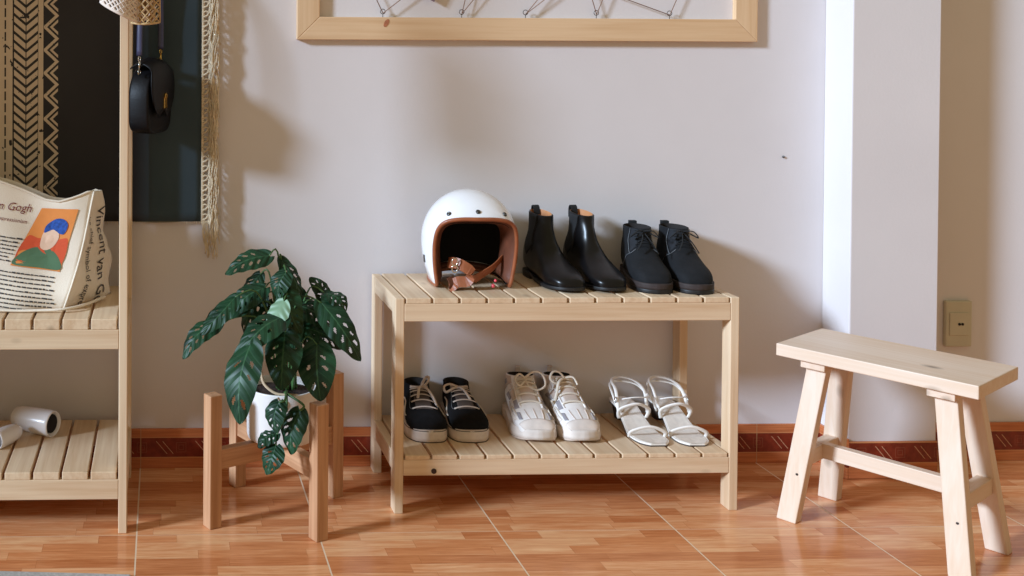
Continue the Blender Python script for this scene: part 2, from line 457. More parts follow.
PC = Vector((.278, 2.43, .172))
t = thing('potted_plant', 'swiss cheese vine with holed dark green leaves in a white cylinder pot', 'plant', PC)
bm = bmesh.new()
lathe(bm, [(.070, 0), (.077, .003), (.0795, .012), (.0815, .117), (.0815, .120), (.0775, .120), (.0765, .105)], 56)
obj('pot', fixn(bm), M_POT, t, True)
bm = bmesh.new()
R = lathe(bm, [(.0765, .104), (.06, .109), (.03, .113), (.004, .114)], 40)
for v in bm.verts: v.co.z += random.uniform(-.002, .002)
obj('soil', fixn(bm), M_SOIL, t, True)
def leaf(bm, uvl, B, T, w, roll=0., droop=.2, holes=True, cup=.18, seed=0, mi=0, nrm=(-.25, -.8, .55)):
    rnd = random.Random(seed)
    B, T = Vector(B), Vector(T); d = T-B; L = d.length; dn = d.normalized()
    n = Vector(nrm); n = n-dn*n.dot(dn); n.normalize()
    n = Matrix.Rotation(roll, 3, dn) @ n
    s = dn.cross(n); tw = rnd.uniform(-.7, .7); bend = rnd.uniform(-.10, .10); n0, s0 = n, s; w *= .93
    nu, nv = 46, 30
    V = []
    for i in range(nu+1):
        u = i/nu
        prof = (math.sin(PI*min(1, u**.66)))**.62 if 0 < u < 1 else 0
        if u < .12: prof = max(prof, .35+.4*u/.12) if u > 0 else .22
        RM = Matrix.Rotation((u-.4)*tw, 3, dn); n, s = RM @ n0, RM @ s0
        c = B+dn*L*u+n0*(math.sin(PI*u)*droop*L)+s0*(math.sin(PI*u)*bend*L)
        row = []
        for j in range(nv+1):
            q = j/nv*2-1
            hw = w/2*prof
            back = -(.10*L*(abs(q)**1.5)) if u < .15 else 0
            p = c+s*hw*q-n*(cup*hw*abs(q)**1.6)+dn*back*(1-u/.15 if u < .15 else 0)
            p += n*(.0016*math.sin(u*26-abs(q)*6)*abs(q))
            row.append(bm.verts.new(p))
        V.append(row)
    H = []
    if holes:
        for sgn in (-1, 1):
            for k in range(4):
                if rnd.random() < .22: continue
                u0 = .24+.16*k+rnd.uniform(-.03, .03)
                H.append((u0+.04, sgn*rnd.uniform(.36, .50), rnd.uniform(.022, .040), rnd.uniform(.10, .21), sgn))
    for i in range(nu):
        for j in range(nv):
            u, q = (i+.5)/nu, (j+.5)/nv*2-1
            cut = False
            for hu, hq, ru, rq, sg in H:
                du = u-hu-(abs(q)-abs(hq))*.20
                if (du/ru)**2+((q-hq)/rq)**2 < 1: cut = True; break
            if cut: continue
            try: f = bm.faces.new((V[i][j], V[i][j+1], V[i+1][j+1], V[i+1][j]))
            except ValueError: continue
            f.material_index = mi; f.smooth = True
            for lp, (a, b) in zip(f.loops, ((i, j), (i, j+1), (i+1, j+1), (i+1, j))): lp[uvl].uv = (a/nu, b/nv)
LEAVES = [  # base, tip, width, roll, droop, material
 ((0.245, 2.4, 0.597), (0.143, 2.38, 0.558), .060, .15, .10, 0),
 ((0.275, 2.42, 0.584), (0.321, 2.4, 0.489), .042, -.5, .25, 0),
 ((0.281, 2.38, 0.563), (0.262, 2.36, 0.505), .054, .1, .1, 0),
 ((0.238, 2.42, 0.520), (0.158, 2.4, 0.462), .066, .1, .2, 0),
 ((0.165, 2.36, 0.512), (0.086, 2.33, 0.434), .052, .15, .12, 0),
 ((0.195, 2.4, 0.480), (0.095, 2.42, 0.434), .052, .1, .16, 0),
 ((0.130, 2.38, 0.450), (0.048, 2.34, 0.378), .056, .1, .16, 0),
 ((0.272, 2.345, 0.506), (0.236, 2.325, 0.448), .056, .2, .1, 1),
 ((0.282, 2.38, 0.527), (0.313, 2.36, 0.428), .068, -.2, .18, 0),
 ((0.270, 2.33, 0.476), (0.165, 2.27, 0.404), .078, .2, .18, 0),
 ((0.274, 2.33, 0.440), (0.259, 2.27, 0.330), .090, 0, .14, 0),
 ((0.193, 2.27, 0.432), (0.165, 2.2, 0.281), .092, .25, .14, 0),
 ((0.347, 2.34, 0.410), (0.347, 2.28, 0.302), .092, -.1, .16, 0),
 ((0.362, 2.38, 0.494), (0.445, 2.34, 0.372), .076, -.3, .18, 0),
 ((0.384, 2.42, 0.482), (0.340, 2.42, 0.544), .046, .3, .12, 0),
 ((0.372, 2.4, 0.512), (0.414, 2.38, 0.460), .050, -.5, .28, 0),
 ((0.306, 2.42, 0.482), (0.392, 2.4, 0.420), .066, -.4, .2, 0),
 ((0.317, 2.4, 0.436), (0.416, 2.38, 0.390), .062, -.3, .22, 0),
 ((0.290, 2.44, 0.518), (0.354, 2.44, 0.432), .066, -.2, .15, 0),
 ((0.238, 2.44, 0.496), (0.194, 2.44, 0.396), .060, .3, .15, 0),
 ((0.345, 2.44, 0.428), (0.362, 2.43, 0.356), .052, 0, .1, 0),
 ((0.262, 2.46, 0.476), (0.246, 2.44, 0.388), .068, .2, .12, 0),
 ((0.318, 2.45, 0.466), (0.303, 2.43, 0.380), .066, -.2, .12, 0),
 ((0.259, 2.30, 0.296), (0.250, 2.278, 0.234), .054, .2, .1, 0),
 ((0.305, 2.30, 0.276), (0.283, 2.278, 0.187), .066, .25, .1, 0),
 ((0.255, 2.30, 0.226), (0.211, 2.285, 0.200), .042, .3, .12, 0),
 ((0.250, 2.285, 0.205), (0.228, 2.262, 0.150), .058, .2, .14, 0),
 ((0.230, 2.45, 0.545), (0.195, 2.43, 0.480), .050, .3, .12, 0),
 ((0.300, 2.47, 0.500), (0.330, 2.46, 0.430), .058, -.2, .12, 0),
 ((0.285, 2.40, 0.470), (0.300, 2.36, 0.395), .064, -.1, .12, 0)]
bm = bmesh.new(); uvl = bm.loops.layers.uv.new('UVMap')
for i, (B, T, w, r, dr, mi) in enumerate(LEAVES):
    leaf(bm, uvl, Vector(B)-PC, Vector(T)-PC, w, r, dr, mi == 0, seed=i, mi=mi)
obj('foliage', bm, [M_LEAF, M_PALELEAF], t)
bm = bmesh.new(); rs = random.Random(3)
for i, (B, T, w, r, dr, mi) in enumerate(LEAVES):
    b = Vector(B)-PC
    if i < 23 or i > 26:
        a = rs.uniform(0, 6.28); s = Vector((.012+.022*math.cos(a), .0+.018*math.sin(a), .110))
        d = (b-s); k = Vector((d.x*.18, d.y*.2, d.z*.62))
        p = [s, s+k, s+Vector((d.x*.55, d.y*.6, d.z*.98+.012)), b]
        tube(bm, crom(p, 12), .0022, 6, taper=lambda q: 1.25-.5*q)
P0 = Vector((.005, -.04, .115))
tube(bm, crom([P0, Vector((.002, -.088, .128)), Vector((-.004, -.125, .09)), Vector((-.019, -.131, .124-.0))], 14)[:9], .003, 6)
v1 = Vector((.259, 2.30, .296))-PC; v2 = Vector((.305, 2.30, .276))-PC; v3 = Vector((.255, 2.30, .226))-PC; v4 = Vector((.250, 2.285, .205))-PC
st = Vector((.004, -.05, .116)); ov = Vector((.0, -.092, .130))
for v in (v1, v2): tube(bm, crom([st, ov, (ov+v)/2+Vector((.002 if v is v1 else .02, -.02, .0)), v], 16), .0028, 7)
tube(bm, crom([v1, (v1+v3)/2+Vector((.012, -.004, 0)), v3, v4], 12), .0024, 6)
obj('stem', fixn(bm), M_STEM, t, True)
bm = bmesh.new()
tube(bm, crom([(-.05, -.03, .16), (-.045, -.05, .138), (-.02, -.068, .122), (.01, -.075, .121), (.03, -.07, .118)], 16), .0032, 7)
tube(bm, crom([(-.012, -.072, .121), (-.02, -.084, .112), (-.036, -.086, .096)], 10), .0016, 5)
tube(bm, crom([(-.0, -.074, .121), (-.004, -.086, .108), (-.012, -.087, .09)], 10), .0014, 5)
obj('aerial_root', fixn(bm), M_ROOT, t, True)

# ------------------------------------------------------------------ bench
ang = math.radians(-55.5)
t = thing('wooden_bench', 'small pale pine bench with splayed legs in front of the pillar', 'bench', (1.6147, 2.2748, 0), ang)
obj('seat', bx((-.196, -.115, .372), (.196, .115, .400)), bpine[0], t, bevel=.002)
for s in (-1, 1):
    lo, hi = sorted((s*.099, s*.150)); obj('cleat', bx((lo, -.098, .353), (hi, .098, .372)), bpine[1], t, bevel=.0015)
    for q in (-1, 1):
        bm = bmesh.new(); fa, fb, ta, tbb = s*.169, q*.104, s*.126, q*.060
        pr = lambda a, b, z: [(a-.021, b-.014, z), (a+.021, b-.014, z), (a+.021, b+.014, z), (a-.021, b+.014, z)]
        prism(bm, pr(fa, fb, 0), pr(ta, tbb, .352)); leg = obj('leg', bm, bpine[2], t, bevel=.002)
        if q < 0:
            bm = bmesh.new(); f = .31; lathe(bm, [(.0028, 0), (.0028, .0012)], 12, Matrix.Translation((fa+(ta-fa)*f+.004, fb+(tbb-fb)*f-.0139, .352*f)) @ Matrix.Rotation(PI/2+.12, 4, 'X'))
            obj('screw', bm, M_METAL, leg)
    f = .41; a = s*(.169-.043*f); bb = .104-.044*f-.014
    obj('side_stretcher', bx((a-.014, -bb, .127), (a+.014, bb, .161)), bpine[1], t, bevel=.0015)
bm = bx((-.143, -.011, .129), (.143, .011, .163)); obj('long_stretcher', bm, bpine[0], t, bevel=.0015)

# ------------------------------------------------------------------ picture frame with twine
t = thing('picture_frame', 'wide pale wooden frame on the wall above the shoe rack', 'frame', (.937, YW, 1.095))
hw, hi_, b_, dep = .596, .60, .058, .018
def mitre(pts, name, m):
    bm = bmesh.new()
    prism(bm, [(x, 0, z) for x, z in pts], [(x, -dep, z) for x, z in pts]); obj(name, fixn(bm), m, t, bevel=.0015)
mitre([(-hw, 0), (hw, 0), (hw-b_, b_), (-hw+b_, b_)], 'frame_bar', framewood[0])
mitre([(-hw, hi_), (hw, hi_), (hw-b_, hi_-b_), (-hw+b_, hi_-b_)], 'frame_bar', framewood[0])
mitre([(-hw, 0), (-hw+b_, b_), (-hw+b_, hi_-b_), (-hw, hi_)], 'frame_bar', framewood[2])
mitre([(hw, 0), (hw-b_, b_), (hw-b_, hi_-b_), (hw, hi_)], 'frame_bar', framewood[2])
EY = -.012
rx = [-.376, -.173, -.008, .176, .367]
for x in rx:
    bm = bmesh.new()
    tube(bm, [(x+.0062*math.cos(a), EY, .0725+.0062*math.sin(a)) for a in [2*PI*k/18 for k in range(18)]], .0009, 6, closed=True)
    tube(bm, [(x, EY, .0665), (x, EY, .057)], .0009, 6)
    obj('eye_screw', bm, M_METAL, t, True)
bm = bmesh.new(); lathe(bm, [(.010, 0), (.010, .0006)], 20, Matrix.Translation((-.368, -dep-.0002, .043)) @ Matrix.Rotation(PI/2, 4, 'X') @ Matrix.Rotation(-.5, 4, 'Z') @ Matrix.Diagonal((.55, 1.1, 1, 1)))
obj('knot', bm, var('reddish_knot', srgb(176, 110, 78), .6, amt=.25, scale=200.), t)
segs = [((-.376, .073), (-.410, .101), 1), ((-.376, .073), (-.338, .102), 1), ((-.173, .073), (-.166, .103), 1), ((-.173, .073), (-.148, .103), 1),
        ((-.008, .073), (.033, .104), 1), ((-.008, .073), (.018, .104), 1), ((.176, .073), (.166, .105), 1), ((.176, .073), (.189, .105), 1),
        ((.367, .073), (.267, .106), 1), ((.367, .073), (.382, .107), 1)]
bm = bmesh.new()
for (x0, z0), (x1, z1), _ in segs:
    k = min(11, (.42-z0)/(z1-z0)*.9)
    if abs(x1-x0) > .05: k = 3.6
    xe = max(-hw+b_+.01, min(hw-b_-.01, x0+(x1-x0)*k)); ze = z0+(z1-z0)*k
    tube(bm, [(x0, EY-.002, z0-.005), ((x0+xe)/2, EY-.002, (z0+ze)/2-.0015), (xe, EY-.002, ze)], .0011, 6)
o = obj('twine', bm, M_TWINE, None, True, loc=(.937, YW, 1.095)); tag(o, 'brown twine strung in zigzags through small rings inside the frame', 'twine')
t = thing('paper_card', 'mauve paper card corner hanging from the twine inside the frame', 'card', (.672, YW-.016, 1.203))
obj('card', bx((-.022, -.001, 0), (.022, 0, .06), Matrix.Rotation(.5, 4, 'Y')), M_CARD, t)
obj('clip', bx((-.003, -.005, .045), (.003, .003, .07), Matrix.Rotation(.5, 4, 'Y')), bpine[2], t)

# ------------------------------------------------------------------ tapestry
t = thing('tapestry', 'dark charcoal woven tapestry with tan chevron bands and cream fringe hanging on the wall', 'tapestry', (.1, YW-.006, .63))
bm = bmesh.new()
rows = []
for j in range(41):
    z = j/40*1.0
    rows.append([(-1.0+i/60*1.0, -.003-.0012*math.sin(i*.35+z*3)-.0006*math.sin(i*1.3), z-.0015*math.sin(i*.5)) for i in range(61)])
grid(bm, rows)
o = obj('woven_panel', bm, M_TAP, t, True); so = o.modifiers.new('thick', 'SOLIDIFY'); so.thickness = .002; so.offset = 0
bm = bmesh.new()                                        # braided selvedge with gaps
tube(bm, [(.003, -.005, z/40) for z in range(0, 41)], .004, 6, flat=.5, up=(0, 1, 0))
for k in range(40):
    z = .012+k*.0245
    tube(bm, crom([(.004, -.006, z-.006), (.012, -.009, z-.003), (.017, -.009, z+.004), (.019, -.008, z+.011)], 6), .0028, 5)
    tube(bm, crom([(.004, -.006, z+.006), (.011, -.009, z+.009), (.018, -.009, z+.004)], 6), .0022, 5)
tube(bm, [(.019, -.008, z/40) for z in range(0, 41)], .0022, 6)
obj('braid', bm, M_FRINGE, t, True)
rs = random.Random(11); bm = bmesh.new()
for k in range(58):
    z = .004+k*.0172; L = rs.uniform(.075, .115)
    for s in range(7):
        dx = rs.uniform(.006, .026); ph = rs.uniform(0, 6)
        pts = []
        for q in range(11):
            f = q/10
            pts.append((.017+dx*(1-(1-f)**2)+.004*math.sin(f*9+ph)*f, -.010-.014*math.sin(f*2.4)-.004*math.sin(f*7+ph), z-L*f**1.25+.004*math.sin(f*3+ph)))
        tube(bm, pts, .0011, 4)
for s in range(12):
    ph = rs.uniform(0, 6); L = rs.uniform(.06, .10); x0 = rs.uniform(.002, .016)
    tube(bm, [(x0+.012*f+.004*math.sin(f*6+ph), -.008-.006*f, .004-L*f) for f in [q/9 for q in range(10)]], .0012, 4)
obj('fringe', bm, M_FRINGE, t, True)
bm = bmesh.new()
for k in range(160):
    x = -1.0+k*.0063; tube(bm, [(x, -.005, .002), (x+rs.uniform(-.001, .001), -.006, -rs.uniform(.003, .007))], .0007, 4)
obj('hem_threads', bm, M_FRINGE, t)

# ------------------------------------------------------------------ tote bag
TB = Vector((-.30, 2.49, .474))
t = thing('tote_bag', 'cream canvas tote bag with an orange portrait print slumped on the upper rack shelf', 'bag', TB)
topz = [(-.62, .765), (-.5, .775), (-.42, .768), (-.373, .757), (-.325, .740), (-.265, .716), (-.23, .712), (-.19, .724), (-.165, .735), (-.155, .734)]
def lerp_tab(tab, x):
    if x <= tab[0][0]: return tab[0][1]
    for (a, b), (c, d) in zip(tab, tab[1:]):
        if x <= c: return b+(d-b)*(x-a)/(c-a)
    return tab[-1][1]
def frx(z): return -.222+.067*((z-.4745)/.26)+.006*math.sin((z-.47)*14)
def fY(x, z): return 2.402+(z-.4745)*.27+.005*math.sin(x*38+z*9)+.004*math.sin(z*40+x*20)-.012*math.exp(-((z-.50)/.03)**2)
XL = -.62
def tp(u, v):
    z0 = .4745
    x = XL+(frx(z0)-XL)*u
    zt = lerp_tab(topz, XL+(-.155-XL)*u)
    z = z0+(zt-z0)*v
    x = XL+(frx(z)-XL)*u
    return Vector((x, fY(x, z), z))
bm = bmesh.new()
rows = []
NU, NS = 40, 14
for j in range(31):
    v = j/30; r = []
    for i in range(NU+1): r.append(tp(i/NU, v))
    F = tp(1, v); z = F.z
    bxk = -.128+.0*v-.020*v+.012*math.exp(-((v-.3)/.2)**2)
    B = Vector((bxk, 2.575-.02*v, z-.006*v))
    for i in range(1, NS+1):
        f = i/NS; p = F.lerp(B, f)
        p.x += .012*math.sin(PI*f)*(1-v)-.010*math.sin(2*PI*f)*v+.004*math.sin(z*60+f*5); p.y -= 0
        r.append(p)
    for i in range(1, NU+1):
        u = 1-i/NU; q = tp(u, v); r.append(Vector((q.x+(B.x-F.x)*u, B.y+.006*math.sin(q.x*30), q.z-.004)))
    for i in range(1, 6): r.append(r[-1].lerp(tp(0, v), .0) if False else Vector((XL, B.y+(tp(0, v).y-B.y)*i/6, tp(0, v).z)))
    rows.append([p-TB for p in r])
R = grid(bm, rows, True); cap(bm, R[0], True)
o = obj('canvas_body', fixn(bm), M_CANVAS, t, True); so = o.modifiers.new('thick', 'SOLIDIFY'); so.thickness = .0015; so.offset = -1
bm = bmesh.new()                                        # slumped fold at the back right and bottom
rows = []
for j in range(13):
    v = j/12; r = []
    for i in range(21):
        a = 2*PI*i/20; k = math.sin(PI*min(1, v*.93+.06))**.6
        r.append(Vector((-.153+.028*math.cos(a)*k, 2.565+.05*math.sin(a)*k, .476+.16*v))-TB)
    rows.append(r)
R = grid(bm, rows, False); obj('fold', fixn(bm), M_CANVAS, t, True)
bm = bmesh.new()
tube(bm, crom([Vector(p)-TB for p in ((-.40, 2.382, .481), (-.33, 2.378, .479), (-.27, 2.376, .480), (-.215, 2.376, .483), (-.17, 2.42, .484), (-.135, 2.50, .482))], 24), .0045, 8, flat=.7)
obj('bottom_hem', bm, M_CANVAS, t, True)
bm = bmesh.new()
tube(bm, [tp(1, v/20)-TB+Vector((.000, -.002, 0)) for v in range(0, 21)], .0026, 6)
tube(bm, [tp(u/30, 1)-TB+Vector((0, 0, .0)) for u in range(0, 31)], .003, 6)
obj('seam', bm, M_CANVAS, t, True)
off = Vector((0, -.0018, 0))
def fp(x, z): return Vector((x, fY(x, z), z))-TB+off
def quadprint(name, mat, c, n=14, lift=0., shape=None):
    """print patch on the front; c = 4 (x,z) corners TL TR BR BL"""
    bm = bmesh.new(); rows = []
    for j in range(n+1):
        r = []
        for i in range(n+1):
            u, v = i/n, j/n
            x = (c[0][0]*(1-u)+c[1][0]*u)*(1-v)+(c[3][0]*(1-u)+c[2][0]*u)*v
            z = (c[0][1]*(1-u)+c[1][1]*u)*(1-v)+(c[3][1]*(1-u)+c[2][1]*u)*v
            r.append(fp(x, z)+Vector((0, -lift, 0)))
        rows.append(r)
    grid(bm, rows); return obj(name, fixn(bm), mat, t, True)
# corners of the picture on the bag front (x, z)
C = [(-.2785, .697), (-.1925, .696), (-.233, .557), (-.345, .573)]
def pc(u, v):
    x = (C[0][0]*(1-u)+C[1][0]*u)*(1-v)+(C[3][0]*(1-u)+C[2][0]*u)*v
    z = (C[0][1]*(1-u)+C[1][1]*u)*(1-v)+(C[3][1]*(1-u)+C[2][1]*u)*v
    return x, z
def sub(u0, v0, u1, v1): return [pc(u0, v0), pc(u1, v0), pc(u1, v1), pc(u0, v1)]
pr_ = quadprint('picture_print', M_ORANGE, C)
def blob(name, mat, pts, lift, n=36):
    bm = bmesh.new(); P = crom(pts, n, True)
    cx = sum(p[0] for p in P)/n; cz = sum(p[1] for p in P)/n
    ring0 = [bm.verts.new(fp(*pc(cx+(p[0]-cx)*.5, cz+(p[1]-cz)*.5))+Vector((0, -lift, 0))) for p in P]
    ring1 = [bm.verts.new(fp(*pc(*p))+Vector((0, -lift, 0))) for p in P]
    for i in range(n): bm.faces.new((ring0[i], ring0[(i+1) % n], ring1[(i+1) % n], ring1[i]))
    bm.faces.new(ring0)
    o = obj(name, fixn(bm), mat, pr_); return o
quad = blob('red_patch', M_ORRED, [(.03, .5), (.03, .88), (.5, .9), (.97, .9), (.97, .5), (.7, .52), (.3, .52)], .0004)
blob('green_patch', M_GREEN, [(.02, .97), (.06, .80), (.26, .68), (.5, .66), (.72, .70), (.92, .82), (.98, .97), (.5, .98)], .0008)
blob('pale_patch', M_SKIN, [(.36, .40), (.6, .36), (.74, .46), (.70, .62), (.56, .70), (.40, .64)], .0012)
blob('blue_patch', M_BLUE, [(.36, .42), (.34, .30), (.50, .18), (.70, .17), (.86, .26), (.84, .40), (.74, .42), (.55, .36), (.44, .40)], .0016)
# lettering
def text_print(body, size, mapf, mat, parent, name='lettering', shear=0.):
    cu = bpy.data.curves.new(name, 'FONT'); cu.body = body; cu.size = size; cu.shear = shear; cu.resolution_u = 2
    tmp = bpy.data.objects.new('tmp', cu); COL.objects.link(tmp)
    dg = bpy.context.evaluated_depsgraph_get(); me = bpy.data.meshes.new_from_object(tmp.evaluated_get(dg))
    bpy.data.objects.remove(tmp)
    me.name = name; me.materials.clear(); me.materials.append(mat)
    for v in me.vertices: v.co = mapf(v.co.x, v.co.y)
    o = bpy.data.objects.new(name, me); COL.objects.link(o); o.parent = parent
    return o
def frontmap(x0, z0, a):
    ca, sa = math.cos(a), math.sin(a)
    return lambda x, y: fp(x0+x*ca-y*sa, z0+x*sa+y*ca)
text_print('Vincent van Gogh', .026, frontmap(-.489, .709, -.115), M_REDINK, t, shear=.25)
text_print('the chief symbol of expressionism', .0120, frontmap(-.475, .690, -.17), M_REDINK, t, shear=.25)
# small blocks of illegible print: rows of short ink dashes
bm = bmesh.new(); rs = random.Random(5)
def dashrow(x0, x1, z, slope, h=.0032):
    x = x0
    while x < x1:
        w = rs.uniform(.004, .014)
        if x+w > x1: break
        q = [(x, z+(x-x0)*slope), (x+w, z+(x+w-x0)*slope)]
        hh = h*rs.uniform(.7, 1.1)
        vs = [bm.verts.new(fp(a, b+d)) for (a, b), d in ((q[0], 0), (q[1], 0), (q[1], hh), (q[0], hh))]
        bm.faces.new(vs); x += w+rs.uniform(.0015, .003)
for k in range(7):
    z = .672-k*.0085; dashrow(-.60, -.312-k*.0052, z+.0, -.16+.0)
for k in range(4):
    z = .605-k*.0085; dashrow(-.60, -.366-k*.004, z, -.14)
for k in range(10):
    z = .571+.0-k*.0093; dashrow(-.60, -.243+k*.0006, z+.018, -.13)
obj('small_print', fixn(bm), M_INK, t)
def sidemap(s0, v0):
    # text runs downwards along the side panel: x of text -> down, y of text -> towards the front seam
    def f(x, y):
        v = v0-x/.26; v = max(0, v)
        F = tp(1, v); z = F.z
        B = Vector((-.128-.020*v+.012*math.exp(-((v-.3)/.2)**2), 2.575-.02*v, z-.006*v))
        g = s0+y/.19*1.55
        p = F.lerp(B, g); p.x += .012*math.sin(PI*g)*(1-v)-.010*math.sin(2*PI*g)*v+.004*math.sin(z*60+g*5)
        return p-TB+Vector((.0012, -.0022, 0))
    return f
text_print('Vincent van Gogh', .037, sidemap(.52, .86), M_INK, t)
text_print('the chief symbol of expressionism', .020, sidemap(.24, .80), M_INK, t)

# ------------------------------------------------------------------ net bag and black handbag
t = thing('net_bag', 'white and tan openwork net bag hanging on the front post of the coat rack', 'bag', (-.072, 2.30, 1.12))
def netsurf(u, v, x0, x1, zb0, dy):   # u across 0..1, v up
    x = x0+(x1-x0)*u; bulge = math.sin(PI*u)
    return Vector((x*(1-.35*v*v), dy-.028*bulge*(1-.5*v), zb0(u)+v*.26))
def net(name, x0, x1, zb, dy, nu, nv, r, mat):
    bm = bmesh.new()
    for fam in (1, -1):
        for k in range(-nv, nu+nv+1):
            pts = []
            for j in range(nv*2+1):
                u = (k+fam*j*.5)/nu; v = j/(nv*2)
                if -1e-6 <= u <= 1+1e-6: pts.append(netsurf(u, v, x0, x1, zb, dy))
                elif len(pts) > 1: break
            if len(pts) > 1: tube(bm, pts, r, 5)
    tube(bm, [netsurf(i/24, 0, x0, x1, zb, dy) for i in range(25)], r*1.5, 6)
    for e in (0, 1): tube(bm, [netsurf(e, j/10, x0, x1, zb, dy) for j in range(11)], r*1.2, 5)
    return obj(name, bm, mat, t, True)
zl = lambda u: .048-.044*u**.8-.0*u
net('net_panel', -.062, .018, zl, -.004, 7, 21, .0024, M_NET)
zr = lambda u: .003-.004*math.sin(PI*u)+.002*u
net('net_panel', .004, .066, zr, .012, 4, 15, .0016, M_NETTAN)
net('net_panel', .004, .066, zr, .016, 3, 12, .0016, M_NET)
bm = bmesh.new(); rows = []
for j in range(13):
    v = j/12
    rows.append([(.007+.05*(i/16)*(1-.2*v)+.0, .040+.014*math.sin(PI*i/16)*(-1)+.004*math.sin(i*1.7), .008+.26*v) for i in range(17)])
grid(bm, rows); o = obj('cloth_lining', bm, M_POUCH, t, True); so = o.modifiers.new('th', 'SOLIDIFY'); so.thickness = .002
bm = bmesh.new()
for x in (-.03, .03): tube(bm, crom([(x*.6, -.01, .255), (x*.3, -.012, .27), (-.012, -.01, .287)], 8), .003, 6)
obj('handle', bm, M_NET, t, True)

HB = Vector((-.030, 2.60, .862))
t = thing('handbag', 'small black leather handbag with gold lock hanging behind the coat rack post', 'bag', HB, math.radians(68))
# local x = width, local -y = front
def dshape(w, h, n=40, top=.62):
    pts = []
    for k in range(n):
        a = 2*PI*k/n-PI/2; c, s = math.cos(a), math.sin(a)
        ex = .55 if s < 0 else 1.0
        x = w/2*math.copysign(abs(c)**ex, c)*(1-.08*(s > 0)*s); z = h/2+h/2*math.copysign(abs(s)**(.45 if s < 0 else .9), s)
        pts.append((x, z))
    return pts
bm = bmesh.new(); P = dshape(.15, .165); rows = []
for y, sc in ((.024, .9), (.026, .97), (.020, 1.), (-.020, 1.), (-.026, .97), (-.024, .9)):
    rows.append([(x*sc, y, (z-.082)*sc+.082) for x, z in P])
R = grid(bm, rows, True); cap(bm, R[0]); cap(bm, R[-1], True)
obj('body', fixn(bm), M_BAGLEATH, t, True)
bm = bmesh.new(); rows = []
for k in range(22):                                     # flap folding from the back over the top to the front
    f = k/21
    if f < .45: y, z = .029-.058*(f/.45), .172+.012*math.sin(PI*f/.45)
    else: y, z = -.031-.002*math.sin((f-.45)*5), .172-.115*((f-.45)/.55)
    w = .148*(1 if f < .6 else math.sqrt(max(.02, 1-((f-.6)/.42)**2)))*(.72+.28*min(1, f/.6))
    rows.append([(-w/2+w*i/16, y-.004*math.sin(PI*i/16), z-.004*abs(i/8-1)**2*4) for i in range(17)])
grid(bm, rows); o = obj('flap', bm, M_BAGLEATH, t, True); so = o.modifiers.new('th', 'SOLIDIFY'); so.thickness = .003
bm = bx((-.009, -.042, .062), (.009, -.034, .088)); lathe(bm, [(.0075, 0), (.0075, .006)], 16, Matrix.Translation((0, -.038, .092)) @ Matrix.Rotation(PI/2, 4, 'X'))
obj('lock', bm, M_GOLD, t, bevel=.001)
for s, mt, nm in ((-1, M_CHROME, 'clasp'), (1, M_GOLD, 'clasp')):
    bm = bmesh.new(); x = s*.068
    z0 = .150 if s < 0 else .168
    tube(bm, [(x+.007*math.cos(a), 0, z0+.007*math.sin(a)) for a in [2*PI*k/14 for k in range(14)]], .0016, 6, closed=True)
    tube(bm, [(x, 0, z0+.007), (x, 0, z0+.026)], .0028, 8)
    tube(bm, [(x+.0065*math.cos(a), 0, z0+.032+.0065*math.sin(a)) for a in [2*PI*k/14 for k in range(14)]], .0014, 6, closed=True)
    obj(nm, bm, mt, t, True)
bm = bmesh.new()
pk = Vector((.026*.37+.02, .0, .484))
tube(bm, crom([(-.068, 0, .190), (-.066, -.001, .28), (-.05, 0, .40), (-.008, 0, .478), (.0, 0, .482), (.010, 0, .478), (.055, 0, .40), (.068, 0, .28), (.068, 0, .207)], 40), .0075, 8, flat=.3, up=(1, 0, 0))
obj('shoulder_strap', bm, M_STRAPB, t, True)

# ------------------------------------------------------------------ canisters on the lower coat rack shelf
def canister(name, label, loc, axis, L, r, mats, scale=1.):
    ax = Vector(axis).normalized(); q = ax.to_track_quat('Z', 'Y')
    t = thing(name, label, 'canister', loc); t.rotation_mode = 'QUATERNION'; t.rotation_quaternion = q
    bm = bmesh.new()
    lathe(bm, [(.001, 0), (r*.55, .002), (r*.82, .012), (r*.93, .03), (r, L*.6), (r*1.02, L-.008), (r*.99, L-.002), (r*.93, L), (r*.88, L-.003), (r*.78, L-.008), (r*.6, L-.016)], 40, caps=False)
    obj('body', fixn(bm), mats[0], t, True)
    bm = bmesh.new(); lathe(bm, [(r*.72, L-.014), (r*.70, L-.0055), (r*.62, L-.005), (.001, L-.006)], 32, Matrix.Translation((0, 0, 0)))
    obj('dark_opening', fixn(bm), mats[1], t, True)
    return t
canister('white_canister', 'white tapered plastic canister lying with dark round end facing right', (-.362, 2.605, .1655), (.86, -.51, -.0), .122, .0305, (M_PLW, M_BLACKLIN))
tt = canister('ringed_canister', 'small pale canister with grey ringed end at the left frame edge', (-.338, 2.53, .1575), (-.55, -.84, 0), .085, .0225, (M_PLW, M_PLG))

